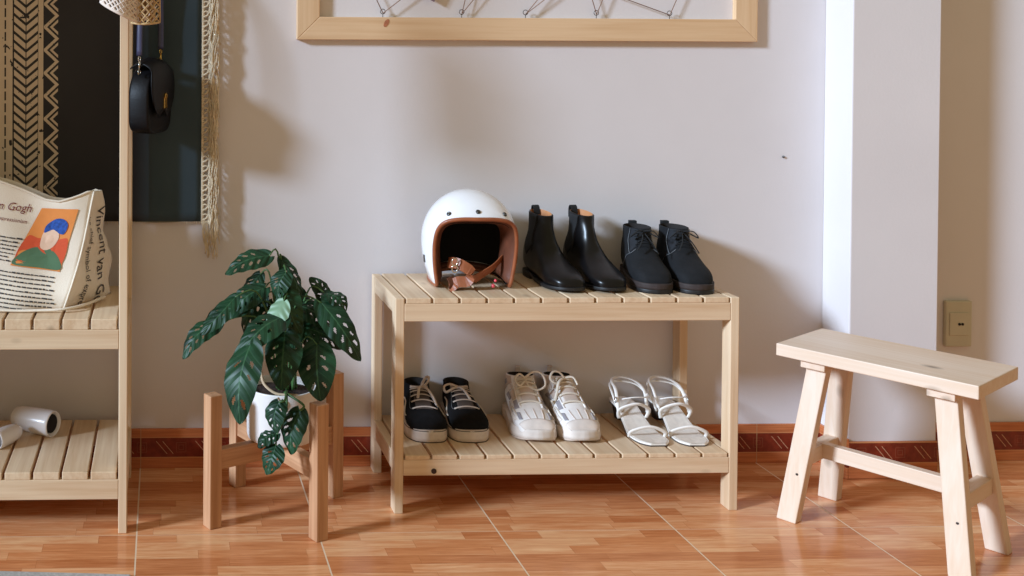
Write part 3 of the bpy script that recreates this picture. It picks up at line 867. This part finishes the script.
# ------------------------------------------------------------------ helmet
t = thing('open_face_helmet', 'white open-face helmet with tan leather trim on top of the shoe rack', 'helmet', (.750, 2.558, .498), math.radians(-4)); t.scale = (.955, .97, 1)
cz = .110
def ell(d):
    d = Vector(d).normalized(); rz = .122 if d.z >= 0 else .21
    k = 1/math.sqrt((d.x/.119)**2+(d.y/.124)**2+(d.z/rz)**2)
    return d*k
half = [(0, -.117, .172), (.045, -.112, .171), (.078, -.101, .163), (.095, -.088, .143), (.101, -.076, .108), (.100, -.068, .07), (.096, -.062, .035), (.091, -.056, .006),
        (.094, -.02, .003), (.096, .025, .004), (.083, .075, .008), (.048, .100, .012), (0, .106, .014)]
loop = [Vector(p) for p in half]+[Vector((-x, y, z)) for x, y, z in half[-2:0:-1]]
NL = 96
LP = [Vector(p) for p in crom([tuple(p) for p in loop], NL, True)]
POLE = Vector((0, .55, .84)).normalized(); CC = Vector((0, 0, cz))
def shell(scale, off, NS=26, s0=0.):
    rows = []
    for s in range(NS+1):
        f = s0+(1-s0)*s/NS*.985; row = []
        for b in LP:
            bb = b-CC; d0 = bb.normalized(); a = d0.angle(POLE); sn = math.sin(a)
            d = (d0*math.sin((1-f)*a)+POLE*math.sin(f*a))/sn
            p = ell(d)+(bb-ell(d0))*(1-f)**3
            row.append(p*scale+CC+off)
        rows.append(row)
    return rows
bm = bmesh.new(); R = grid(bm, shell(1., Vector()), True); cap(bm, R[-1])
obj('shell', fixn(bm), M_HELM, t, True)
# leather edge trim
bm = bmesh.new(); tube(bm, [b+Vector((0, -.001, .003)) for b in LP], .0048, 10, closed=True); obj('edge_trim', fixn(bm), M_LEATH, t, True)
bm = bmesh.new(); tube(bm, [b*.93+Vector((0, .006, .006)) for b in LP], .0016, 6, closed=True); obj('trim_stitching', bm, M_BLACKLIN, t, True)
bm = bmesh.new()
def inner(b, k, back):
    c = Vector((b.x*k, b.y*k+back, (b.z-cz)*(k)+cz)); return c
rows = [[b for b in LP], [inner(b, .95, -.001)+Vector((0, 0, .002)) for b in LP], [inner(b, .89, .002) for b in LP], [inner(b, .83, .008) for b in LP], [inner(b, .79, .020) for b in LP], [inner(b, .77, .05) for b in LP]]
grid(bm, rows, True); obj('padded_rim', fixn(bm), M_LEATH2, t, True)
bm = bmesh.new(); rr = shell(.84, Vector((0, .010, .0)), 20, .04); R = grid(bm, rr, True); cap(bm, R[-1]); obj('inner_lining', fixn(bm), M_BLACKLIN, t, True)
SR = shell(1., Vector())
for x in (-.074, .0, .074):
    k = min((k for k in range(NL) if LP[k].z > .12), key=lambda k: abs(LP[k].x-x)); p = SR[3][k]; n = (SR[4][k]-SR[2][k]).cross(SR[3][(k+1) % NL]-SR[3][k-1]).normalized()
    if n.y > 0: n = -n
    M = Matrix.Translation(p) @ n.to_track_quat('Z', 'Y').to_matrix().to_4x4()
    bm = bmesh.new(); lathe(bm, [(.0058, -.001), (.0058, .0018), (.0042, .0034), (.002, .0036), (.0012, .002)], 20, M); obj('snap', bm, M_METAL, t, True)
for s in (-1, 1):
    d = Vector((s*.116, -.022, -.045)); p = CC+d
    M = Matrix.Translation(p) @ Vector((s, -.15, -.1)).to_track_quat('Z', 'Y').to_matrix().to_4x4()
    bm = bmesh.new(); box(bm, (-.003, -.009, -.004), (.003, .009, .002), M); obj('side_rivet', bm, M_METAL, t)
def ribbon(pts, w, side, n=24, th=.0025, mat=M_LEATH, name='chin_strap', parent=None):
    P = [Vector(p) for p in crom(pts, n)]; bm = bmesh.new(); rows = []
    S = [Vector(s_) for s_ in (crom(side, n) if isinstance(side[0], (tuple, list)) else [side]*(n+1))]
    for i, p in enumerate(P):
        d = (P[min(i+1, n)]-P[max(i-1, 0)]).normalized(); s = S[i]-d*S[i].dot(d); s.normalize(); nn = d.cross(s)
        rows.append([p+s*w/2+nn*th/2, p-s*w/2+nn*th/2, p-s*w/2-nn*th/2, p+s*w/2-nn*th/2])
    R = grid(bm, rows, True); cap(bm, R[0]); cap(bm, R[-1], True)
    return obj(name, fixn(bm), mat, parent or t, False, bevel=.0008)
ribbon([(-.060, -.045, .060), (-.040, -.075, .062), (-.012, -.085, .045), (-.020, -.085, .024), (-.045, -.080, .020), (-.055, -.078, .010), (-.062, -.07, .004)], .026, (.15, .35, 1))
ribbon([(.078, -.030, .070), (.05, -.05, .05), (.018, -.062, .034), (-.002, -.06, .022)], .022, (.1, -.4, .9))
ribbon([(-.062, -.072, .030), (-.056, -.078, .014), (-.058, -.074, .003)], .018, (.9, .3, 0), name='chin_strap', mat=M_LEATH2)
bm = bmesh.new()
for zc in (.068, .052): tube(bm, [(-.052+.007*math.cos(a), -.083, zc+.009*math.sin(a)) for a in [2*PI*k/16 for k in range(16)]], .0016, 6, closed=True)
obj('buckle', bm, M_CHROME, t, True)
bm = bmesh.new(); ball(bm, (.046, -.070, .010), .005); ball(bm, (.052, -.068, .022), .0038); obj('pink_bead', bm, M_BEADR, t, True)

# ------------------------------------------------------------------ shoes
class Shoe:
    """upper = fan of cross-sections; row = (Tx,Tz,Bx,Bz,w)"""
    def __init__(s, rows, name, label, cat, heel, toe, z, side=1, group=None, nB=3.4, nT=2.1, scale=1.):
        s.rows = rows; s.side = side; s.nT, s.nB = nT, nB
        s.L = max(r[0] for r in rows)
        h, e = Vector((*heel, z)), Vector((*toe, z)); d = e-h
        s.t = thing(name, label, cat, h, math.atan2(d.y, d.x), group)
        k = d.length/s.L; s.t.scale = (k, scale, 1.)
    def row(s, t):
        R = s.rows; m = len(R)-1; x = max(0, min(1, t))*m; k = min(int(x), m-1); f = x-k
        a, b, c, d = R[max(k-1, 0)], R[k], R[k+1], R[min(k+2, m)]
        return [.5*((2*q)+(-p+r)*f+(2*p-5*q+4*r-u)*f*f+(-p+3*q-3*r+u)*f**3) for p, q, r, u in zip(a, b, c, d)]
    def S(s, t, a, off=0.):
        Tx, Tz, Bx, Bz, w = s.row(t)
        T, B = Vector((Tx, 0, Tz)), Vector((Bx, 0, Bz)); mid = (T+B)/2; h = (T-B)/2
        c, sn = math.cos(a), math.sin(a); n = s.nT if c >= 0 else s.nB+(s.nT-s.nB)*max(0, min(1, (t-.45)/.3))
        cc = math.copysign(abs(c)**(2/n), c); ss = math.copysign(abs(sn)**(2/n), sn)
        asym = s.side*.0035*math.sin(PI*min(1, Tx/s.L))
        p = mid+h*cc+Vector((0, (w+off)*ss+asym, 0))
        if off: p += h.normalized()*off*cc
        return p
    def upper(s, mat, name='upper', n=36, nt=44, lining=M_INNER, thick=.003, depth=.35):
        bm = bmesh.new()
        rows = [[s.S(i/nt, 2*PI*k/n) for k in range(n)] for i in range(nt+1)]
        R = grid(bm, rows, True); cap(bm, R[0], True)
        top = [v for v in rows[-1]]; c = sum(top, Vector())/n
        lip = [c+(p-c)*.93+Vector((0, 0, .001)) for p in top]; R2 = grid(bm, [top, lip], True)
        o = obj(name, fixn(bm), mat, s.t, True)
        bm = bmesh.new(); rr = [lip]
        for q in range(1, 9):
            tt = 1-q/8*depth; ring = [s.S(tt, 2*PI*k/n) for k in range(n)]; cc = sum(ring, Vector())/n
            rr.append([cc+(p-cc)*.90+Vector((0, 0, 0)) for p in ring])
        R = grid(bm, rr, True); cap(bm, R[-1]); obj('lining', fixn(bm), lining, s.t, True)
        return o
    def foot(s, x, foot):   # half width of footprint
        return lerp_tab(foot, x)
    def sole(s, name, mat, foot, z0, z1, x0=0., x1=None, flare=0., rise=None, bev=.0015, parent=None):
        """foot = [(x, halfwidth)] outline; z may rise at the toe"""
        x1 = x1 if x1 is not None else foot[-1][0]
        xs = [x0+(x1-x0)*(.5-.5*math.cos(PI*i/60)) for i in range(61)]
        F = [(x, lerp_tab(crt(foot), x)) for x in xs]
        out = [(x, w) for x, w in F]+[(x, -w) for x, w in F[::-1]]
        asym = lambda x: s.side*.0035*math.sin(PI*min(1, max(0, x)/s.L))
        bm = bmesh.new(); rows = []
        rz = rise or (lambda x: 0)
        for q in range(4):
            f = q/3; z = z0+(z1-z0)*f; e = flare*(1-f)
            rows.append([(x+(e if x > s.L*.5 else -e)*abs((x/s.L-.5)*2)**3, (w+e*.6)*(1 if w > 0 else 1)+asym(x) if w >= 0 else w-e*.6+asym(x), z+rz(x)) for x, w in out])
        R = grid(bm, rows, True); cap(bm, R[0], True); cap(bm, R[-1])
        o = obj(name, fixn(bm), mat, parent or s.t, False)
        for p in o.data.polygons: p.use_smooth = abs(p.normal.z) < .7
        return o
    def band(s, name, mat, c, off=.0012, nu=10, nv=10, parent=None):
        """surface patch; c = 4 corners (t, a)"""
        bm = bmesh.new(); rows = []
        for j in range(nv+1):
            v = j/nv; r = []
            for i in range(nu+1):
                u = i/nu
                tt = (c[0][0]*(1-u)+c[1][0]*u)*(1-v)+(c[3][0]*(1-u)+c[2][0]*u)*v
                aa = (c[0][1]*(1-u)+c[1][1]*u)*(1-v)+(c[3][1]*(1-u)+c[2][1]*u)*v
                r.append(s.S(tt, aa, off))
            rows.append(r)
        grid(bm, rows); o = obj(name, fixn(bm), mat, parent or s.t, True)
        so = o.modifiers.new('th', 'SOLIDIFY'); so.thickness = .0012; so.offset = 0
        return o
    def path(s, pts, r, mat, name, off=.002, n=24, flat=1., parent=None, closed=False):
        P = [s.S(t, a, off) for t, a in crom(pts, n)]
        return obj(name, tb(P, r, 6, flat=flat), mat, parent or s.t, True)
    def laces(s, ts, a0, r, mat, off=.0025, cross=True, flat=.6, name='laces', extra=()):
        bm = bmesh.new()
        for i, tt in enumerate(ts):
            tube(bm, [s.S(tt, a0*(q/5-1), off+.001*math.cos((q/5-1)*1.5)) for q in range(11)], r, 6, flat=flat)
            if cross and i+1 < len(ts):
                for sg in (1, -1):
                    tube(bm, [s.S(tt+(ts[i+1]-tt)*q/8, sg*a0*(q/4-1), off+.0012) for q in range(9)], r*.9, 6, flat=flat)
        for e in extra: tube(bm, crom(e, 20), r, 6, flat=.7)
        return obj(name, fixn(bm), mat, s.t, True)
def crt(f):
    P = crom(f, 40); return [(p[0], p[1]) for p in P]

BOOT = [(.213, .017, .213, .008, .003), (.209, .030, .209, .006, .024), (.197, .039, .197, .005, .038), (.172, .050, .172, .005, .046), (.147, .063, .147, .005, .045), (.127, .080, .115, .006, .040),
        (.117, .097, .08, .010, .035), (.110, .113, .035, .012, .032), (.106, .127, .003, .028, .031), (.101, .140, .002, .065, .029), (.097, .152, .024, .112, .026), (.096, .162, .028, .171, .0255)]
def chelsea(label, heel, toe, side):
    s = Shoe(BOOT, 'chelsea_boot', label, 'boot', heel, toe, .498, side, 'black slip-on ankle boots on top of the rack', scale=.95)
    s.upper(M_BLKLEATH, lining=M_TANLIN)
    for sg in (-1, 1):
        s.band('elastic_gore', M_ELAST, [(.70, sg*1.25), (.70, sg*1.75), (.995, sg*2.15), (.995, sg*1.0)], .0006)
        s.path([(.66, sg*1.5), (.72, sg*1.2), (.86, sg*1.02), (.995, sg*.95)], .0007, M_BLKLEATH, 'seam', .001)
    foot = [(.001, .014), (.006, .022), (.03, .029), (.07, .030), (.115, .040), (.150, .0475), (.178, .0465), (.20, .036), (.212, .022), (.217, .004)]
    s.sole('sole', M_BLKSOLE, foot, .003, .011, rise=lambda x: .003*max(0, (x-.16)/.05)+(.006 if x < .06 else 0) + (.006*(1-(x-.06)/.03) if .06 <= x < .09 else 0))
    s.sole('heel', M_BLKSOLE, [(.002, .014), (.007, .022), (.03, .028), (.058, .029)], 0, .014)
    bm = bmesh.new()
    for q, y0 in ((0, .0),):
        P = [Vector((.024, 0, .150)), Vector((.024, 0, .170)), Vector((.028, 0, .179)), Vector((.034, 0, .174)), Vector((.037, 0, .158))]
        P = [Vector(p) for p in crom([tuple(p) for p in P], 12)]
        rows = [[p+Vector((0, -.0085, 0)), p+Vector((0, .0085, 0))] for p in P]; grid(bm, rows)
    o = obj('pull_tab', bm, M_ELAST, s.t); so = o.modifiers.new('th', 'SOLIDIFY'); so.thickness = .002
    return s
chelsea('black leather slip-on ankle boot, left one, beside the helmet', (.942, 2.678), (.971, 2.447), -1)
chelsea('black leather slip-on ankle boot, right one, beside the lace-up boots', (1.038, 2.678), (1.068, 2.445), 1)

LB = [(.213, .022, .213, .012, .003), (.210, .038, .210, .010, .026), (.200, .049, .200, .010, .039), (.178, .060, .178, .010, .047), (.150, .070, .150, .010, .048), (.128, .087, .120, .010, .044),
      (.117, .103, .08, .012, .040), (.112, .113, .035, .015, .037), (.109, .119, .003, .030, .036), (.107, .124, .001, .065, .035), (.105, .129, .014, .100, .034), (.105, .133, .018, .132, .0345)]
def laceboot(label, heel, toe, side):
    s = Shoe(LB, 'lace_up_boot', label, 'boot', heel, toe, .498, side, 'black lace-up ankle boots on top of the rack', scale=.90)
    s.upper(M_NUBUCK)
    foot = [(-.003, .016), (.004, .028), (.03, .036), (.07, .038), (.115, .045), (.150, .052), (.180, .051), (.203, .040), (.214, .024), (.219, .004)]
    s.sole('sole', M_BLKSOLE, foot, 0, .010)
    s.sole('welt', M_BRSOLE, foot, .010, .024, bev=.002)
    for sg in (-1, 1):
        p = s.band('eyestay', M_NUBUCK2, [(.50, sg*.42), (.50, sg*.95), (.985, sg*.80), (.985, sg*.30)], .0008)
        s.path([(.47, sg*.5), (.49, sg*1.0), (.7, sg*.98), (.98, sg*.86)], .0006, M_STITCH, 'stitching', .0022, parent=p)
        s.path([(.49, sg*1.04), (.56, sg*1.5), (.62, sg*2.1), (.66, sg*2.6)], .0006, M_STITCH, 'stitching', .001)
    s.band('tongue', M_NUBUCK, [(.48, -.4), (.48, .4), (1.0, .42), (1.0, -.42)], .0006)
    a = s.S(.86, 0, .004)
    ex = [[a, a+Vector((.018, .02, .004)), a+Vector((.014, .036, -.012)), a+Vector((.004, .018, -.004))], [a, a+Vector((.018, -.02, .004)), a+Vector((.014, -.038, -.012)), a+Vector((.004, -.018, -.004))],
          [a, a+Vector((.028, .012, -.02)), a+Vector((.04, .026, -.045))], [a, a+Vector((.028, -.012, -.02)), a+Vector((.042, -.028, -.04))]]
    s.laces([.52, .62, .72, .82, .92], .52, .0019, M_BLKLACE, extra=ex)
    bm = bmesh.new()
    box(bm, (.008, -.010, .115), (.011, .010, .138)); box(bm, (.018, -.010, .117), (.021, .010, .138)); box(bm, (.008, -.010, .136), (.021, .010, .139))
    obj('pull_tab', bm, M_ELAST, s.t, bevel=.001)
laceboot('black nubuck lace-up boot, left one, next to the slip-on boots', (1.206, 2.678), (1.166, 2.442), -1)
laceboot('black nubuck lace-up boot, right one, at the rack end', (1.288, 2.678), (1.262, 2.434), 1)

SK = [(.213, .028, .213, .018, .003), (.210, .042, .210, .018, .030), (.200, .050, .200, .018, .045), (.178, .057, .178, .018, .051), (.150, .064, .150, .018, .050), (.124, .073, .120, .018, .046),
      (.105, .080, .085, .018, .041), (.092, .086, .04, .020, .038), (.083, .089, .003, .030, .036), (.078, .091, .001, .055, .035), (.074, .092, .004, .080, .034), (.070, .092, .006, .096, .034)]
ZL = .135
def skate(label, heel, toe, side, loopn):
    s = Shoe(SK, 'skate_shoe', label, 'shoe', heel, toe, ZL, side, 'black skate shoes on the lower rack shelf', scale=.93)
    s.upper(M_SUEDE)
    foot = [(-.004, .016), (.004, .029), (.03, .037), (.07, .040), (.115, .047), (.150, .053), (.180, .052), (.203, .042), (.214, .030), (.219, .006)]
    s.sole('foxing', M_FOXING, foot, .002, .030)
    s.sole('outsole', M_GUMLINE, foot, 0, .0025, bev=.0005)
    fo = [(x, w+.0006) for x, w in foot]
    s.sole('sole_line', M_GUMLINE, fo, .0262, .0280, bev=.0003)
    for sg in (-1, 1):
        s.path([(.34, sg*1.32), (.40, sg*1.42), (.47, sg*1.30), (.56, sg*1.20), (.66, sg*1.32)], .0026, M_OFFW, 'side_stripe', .0006, flat=.35)
        s.path([(.36, sg*.62), (.40, sg*.80), (.6, sg*.70), (.9, sg*.62)], .0006, M_STITCH, 'stitching', .0008)
    s.band('tongue', M_TONGUE, [(.34, -.42), (.34, .42), (1.03, .55), (1.03, -.55)], .0008)
    a = s.S(.93, 0, .005)
    if loopn == 0:
        ex = [[a, a+Vector((.006, -.012, .010)), a+Vector((.0, -.020, .022)), a+Vector((-.012, -.014, .020)), a+Vector((-.006, -.004, .008)), a],
              [a, a+Vector((.02, .010, .004)), a+Vector((.035, .016, -.014)), a+Vector((.05, .022, -.034))], [a, a+Vector((.022, -.012, .0)), a+Vector((.045, -.026, -.020)), a+Vector((.06, -.034, -.05))]]
    else:
        ex = [[a, a+Vector((.006, .022, .008)), a+Vector((.008, .038, .002)), a+Vector((.014, .034, -.010)), a+Vector((.008, .012, -.002)), a],
              [a, a+Vector((.022, -.010, .0)), a+Vector((.04, -.022, -.016)), a+Vector((.05, -.030, -.034))]]
    ex = [[(p.x, -p.y, p.z) for p in e] for e in ex]
    s.laces([.355, .445, .54, .64, .74, .84, .93], .64, .0040, M_LACEBG, cross=False, flat=.35, extra=ex)
skate('black suede skate shoe, left one, beside the rack leg', (.652, 2.690), (.641, 2.487), -1, 0)
skate('black suede skate shoe, right one, beside the white sneakers', (.746, 2.690), (.740, 2.485), 1, 1)

SN = [(.217, .024, .217, .012, .004), (.213, .040, .213, .012, .030), (.202, .050, .202, .012, .042), (.180, .058, .180, .014, .047), (.152, .068, .152, .016, .046), (.126, .082, .120, .018, .042),
      (.106, .096, .085, .020, .039), (.094, .106, .04, .022, .037), (.087, .112, .003, .035, .036), (.083, .114, .000, .065, .035), (.080, .116, .004, .088, .034), (.078, .117, .006, .108, .034)]
def sneaker(label, heel, toe, side, mode):
    s = Shoe(SN, 'chunky_sneaker', label, 'shoe', heel, toe, ZL, side, 'chunky white sneakers on the lower rack shelf')
    s.upper(M_WSNK)
    foot = [(-.006, .018), (.004, .034), (.03, .042), (.07, .041), (.115, .046), (.150, .051), (.180, .050), (.203, .040), (.216, .026), (.222, .005)]
    s.sole('midsole', M_WSOLE, foot, .004, .027, flare=.003, rise=lambda x: .005*math.sin(x*42)*.5+.006*max(0, (x-.17)/.05)**2, bev=.004)
    s.sole('outsole', M_TANP, foot, 0, .006, rise=lambda x: .008*max(0, (x-.17)/.05)**2, bev=.001)
    s.band('toe_cap', M_WSOLE, [(.04, -1.5), (.04, 1.5), (.20, 1.30), (.20, -1.30)], .0012)
    for q in (-.34, 0, .34): s.path([(.16, q*.9), (.24, q*1.1), (.33, q*1.25)], .0011, M_TANP, 'vent', .0006)
    for sg in (-1, 1):
        s.band('overlay', M_GREYP, [(.22, sg*.75), (.24, sg*1.0), (.33, sg*.95), (.31, sg*.72)], .0008)
        s.band('overlay', M_GREYP, [(.36, sg*.66), (.37, sg*.98), (.46, sg*1.02), (.45, sg*.70)], .0010)
        s.band('overlay', M_WSOLE, [(.26, sg*1.12), (.28, sg*1.42), (.55, sg*1.75), (.52, sg*1.38)], .0016)
        s.band('overlay', M_TANP, [(.47, sg*.78), (.48, sg*1.08), (.60, sg*1.18), (.60, sg*.82)], .0011)
        s.band('overlay', M_GREYP, [(.52, sg*1.16), (.54, sg*1.40), (.66, sg*1.55), (.64, sg*1.26)], .0013)
        s.band('overlay', M_WSOLE, [(.62, sg*.90), (.64, sg*1.18), (.74, sg*1.25), (.72, sg*.90)], .0016)
        s.band('overlay', M_TANP, [(.74, sg*.9), (.74, sg*1.7), (.97, sg*2.3), (.98, sg*1.0)], .0013)
        s.band('overlay', M_GREYP, [(.80, sg*1.25), (.80, sg*1.6), (.90, sg*1.75), (.90, sg*1.35)], .0021)
        s.path([(.30, sg*.98), (.40, sg*1.12), (.44, sg*1.36), (.38, sg*1.5), (.30, sg*1.3)], .0020, M_WLACE, 'piping', .0012)
        s.path([(.36, sg*.58), (.50, sg*.68), (.66, sg*.74), (.8, sg*.74), (.99, sg*.72)], .0030, M_WSNK, 'eyestay', .001, flat=.5)
    s.band('tongue', M_TANP, [(.40, -.42), (.40, .42), (1.03, .50), (1.03, -.50)], .0012)
    bm = bmesh.new(); box(bm, (.002, -.006, .100), (.005, .006, .124)); box(bm, (.002, -.006, .121), (.012, .006, .124)); obj('heel_loop', bm, M_TANP, s.t, bevel=.001)
    a = s.S(.84, 0, .006)
    if mode == 0:
        ex = [[a, a+Vector((.008, .020, .018)), a+Vector((.010, .040, .012)), a+Vector((.018, .046, -.012)), a+Vector((.022, .026, -.024)), a+Vector((.016, .006, -.016)), a],
              [a, a+Vector((.010, -.016, .012)), a+Vector((.014, -.028, .0)), a+Vector((.02, -.018, -.014)), a+Vector((.01, -.004, -.006))]]
    else:
        ex = [[a, a+Vector((.006, -.016, .016)), a+Vector((.010, -.034, .018)), a+Vector((.014, -.042, .002)), a+Vector((.018, -.028, -.008)), a],
              [a, a+Vector((.020, -.022, -.004)), a+Vector((.030, -.032, -.030)), a+Vector((.034, -.040, -.052)), a+Vector((.038, -.048, -.044))],
              [a, a+Vector((.010, .018, .004)), a+Vector((.020, .026, -.012))]]
    s.laces([.40, .48, .56, .64, .73, .82], .60, .0036, M_WLACE, cross=False, flat=.7, extra=ex)
sneaker('chunky white sneaker with wide lace loop, left of its pair', (.918, 2.690), (.900, 2.475), -1, 0)
sneaker('chunky white sneaker with hanging lace end, right one by the sandals', (1.000, 2.690), (1.008, 2.470), 1, 1)

def sandal(label, heel, toe, side):
    L = .215
    h, e = Vector((*heel, ZL)), Vector((*toe, ZL)); d = e-h
    t = thing('strappy_sandal', label, 'sandal', h, math.atan2(d.y, d.x), 'white strappy heeled sandals on the lower rack shelf')
    t.scale = (d.length/L, 1, 1)
    foot = crt([(0, .010), (.006, .022), (.03, .029), (.07, .027), (.115, .032), (.150, .039), (.175, .040), (.196, .036), (.209, .026), (.215, .018)])
    def zf(x): 
        f = max(0, min(1, (.155-x)/.115)); return .006+.040*(f*f*(3-2*f))
    cy = lambda x: side*.005*math.sin(PI*x/L)
    def strip(name, mat, dz0, dz1, k=1.):
        bm = bmesh.new(); rows = []
        N_ = 40
        for i in range(N_+1):
            x = L*(.5-.5*math.cos(PI*i/N_)); w = lerp_tab(foot, x)*k; z = zf(x)
            rows.append([(x, cy(x)-w, z+dz1), (x, cy(x), z+dz1-.001), (x, cy(x)+w, z+dz1), (x, cy(x)+w, z+dz0), (x, cy(x)-w, z+dz0)])
        R = grid(bm, rows, True); cap(bm, R[0]); cap(bm, R[-1], True); return obj(name, fixn(bm), mat, t, False, bevel=.001)
    strip('sole', M_GUMLINE, -.006, -.003); strip('footbed', M_SANDAL, -.003, .001); strip('insole', M_INSOLE, .001, .002, .88)
    bm = bmesh.new()
    rows = []
    for i in range(6):
        f = i/5; z = .041*f; k = .70+.30*f
        rows.append([(.026+(.024*k)*math.copysign(abs(math.cos(a))**.6, math.cos(a)), .022*k*math.copysign(abs(math.sin(a))**.6, math.sin(a)), z) for a in [2*PI*j/20 for j in range(20)]])
    R = grid(bm, rows, True); cap(bm, R[0], True); cap(bm, R[-1]); obj('heel', fixn(bm), M_GUMLINE, t, True)
    def strap(name, pts, w=.0042, flat=.45, up=None, par=t):
        return obj(name, tb(crom(pts, 30), w, 8, flat=flat, up=up), M_SANDAL, par, True)
    # toe strap, mid strap, slingback and ankle loops
    W1 = .041; x = .172
    strap('toe_strap', [(x-.012, cy(x)-W1, .004), (x-.004, cy(x)-W1*.92, .020), (x+.008, cy(x), .034), (x+.004, cy(x)+W1*.92, .020), (x-.004, cy(x)+W1, .004)], .005)
    x = .095
    strap('instep_strap', [(x, cy(x)-.034, zf(x)-.002), (x+.008, cy(x)-.036, zf(x)+.022), (x+.022, cy(x), zf(x)+.040), (x+.008, cy(x)+.036, zf(x)+.022), (x, cy(x)+.034, zf(x)-.002)], .005)
    an = strap('ankle_strap', [(x+.002, cy(x)-.036, zf(x)+.012), (.07, -.036, .085), (.03, -.028, .098), (.008, 0, .100), (.03, .028, .098), (.07, .036, .085), (x+.002, cy(x)+.036, zf(x)+.012)], .0042)
    strap('ankle_strap', [(.088, -.036, zf(.08)+.004), (.06, -.040, .075), (.025, -.030, .088), (.010, .0, .090), (.03, .034, .088), (.075, .040, .078), (.105, .024, .080), (.112, -.01, .082), (.10, -.034, .074)], .0036)
    bm = bmesh.new(); tube(bm, [(.082+.006*math.cos(a), side*.042, .066+.007*math.sin(a)) for a in [2*PI*k/14 for k in range(14)]], .0013, 6, closed=True)
    obj('buckle', bm, M_CHROME, an, True)
sandal('white strappy heeled sandal, left one, next to the sneakers', (1.172, 2.672), (1.174, 2.447), -1)
sandal('white strappy heeled sandal, right one, beside the rack leg', (1.270, 2.672), (1.266, 2.445), 1)

# ------------------------------------------------------------------ light
w = bpy.data.worlds.new('room_light'); SC.world = w; w.use_nodes = True
bg = w.node_tree.nodes['Background']; bg.inputs[0].default_value = (1., .85, .54, 1); bg.inputs[1].default_value = .40
sl = bpy.data.lights.new('window_daylight', 'SUN'); sl.energy = 5.1; sl.angle = math.radians(8); sl.color = (.62, .79, 1.)
so_ = bpy.data.objects.new('window_daylight', sl); COL.objects.link(so_)
az, el = math.radians(23.5), math.radians(20.5)
dv = Vector((math.cos(az)*math.cos(el), math.sin(az)*math.cos(el), -math.sin(el)))
so_.rotation_euler = dv.to_track_quat('-Z', 'Y').to_euler(); so_.location = (-2, 1, 2)

# ------------------------------------------------------------------ camera
cam = bpy.data.cameras.new('camera'); co = bpy.data.objects.new('camera', cam); COL.objects.link(co)
f, yaw, pitch, roll, pcx, pcy, H = 1058.5969, .0352, .0129, .0048, 199.7216, 70.2708, 1.0503
cam.sensor_fit = 'HORIZONTAL'; cam.sensor_width = 36; cam.lens = f/1024*36
cam.shift_x = (512-pcx)/1024; cam.shift_y = (pcy-288)/1024; cam.clip_start = .05
Rz = Matrix.Rotation(-yaw, 4, 'Z'); Rx = Matrix.Rotation(PI/2-pitch, 4, 'X'); Rr = Matrix.Rotation(roll, 4, 'Z')
co.matrix_world = Matrix.Translation((0, 0, H)) @ Rz @ Rx @ Rr
SC.camera = co
SC.view_settings.view_transform = 'Standard'; SC.view_settings.look = 'None'
SC.view_settings.gamma = 1; SC.view_settings.use_curve_mapping = False; SC.view_settings.exposure = 0.
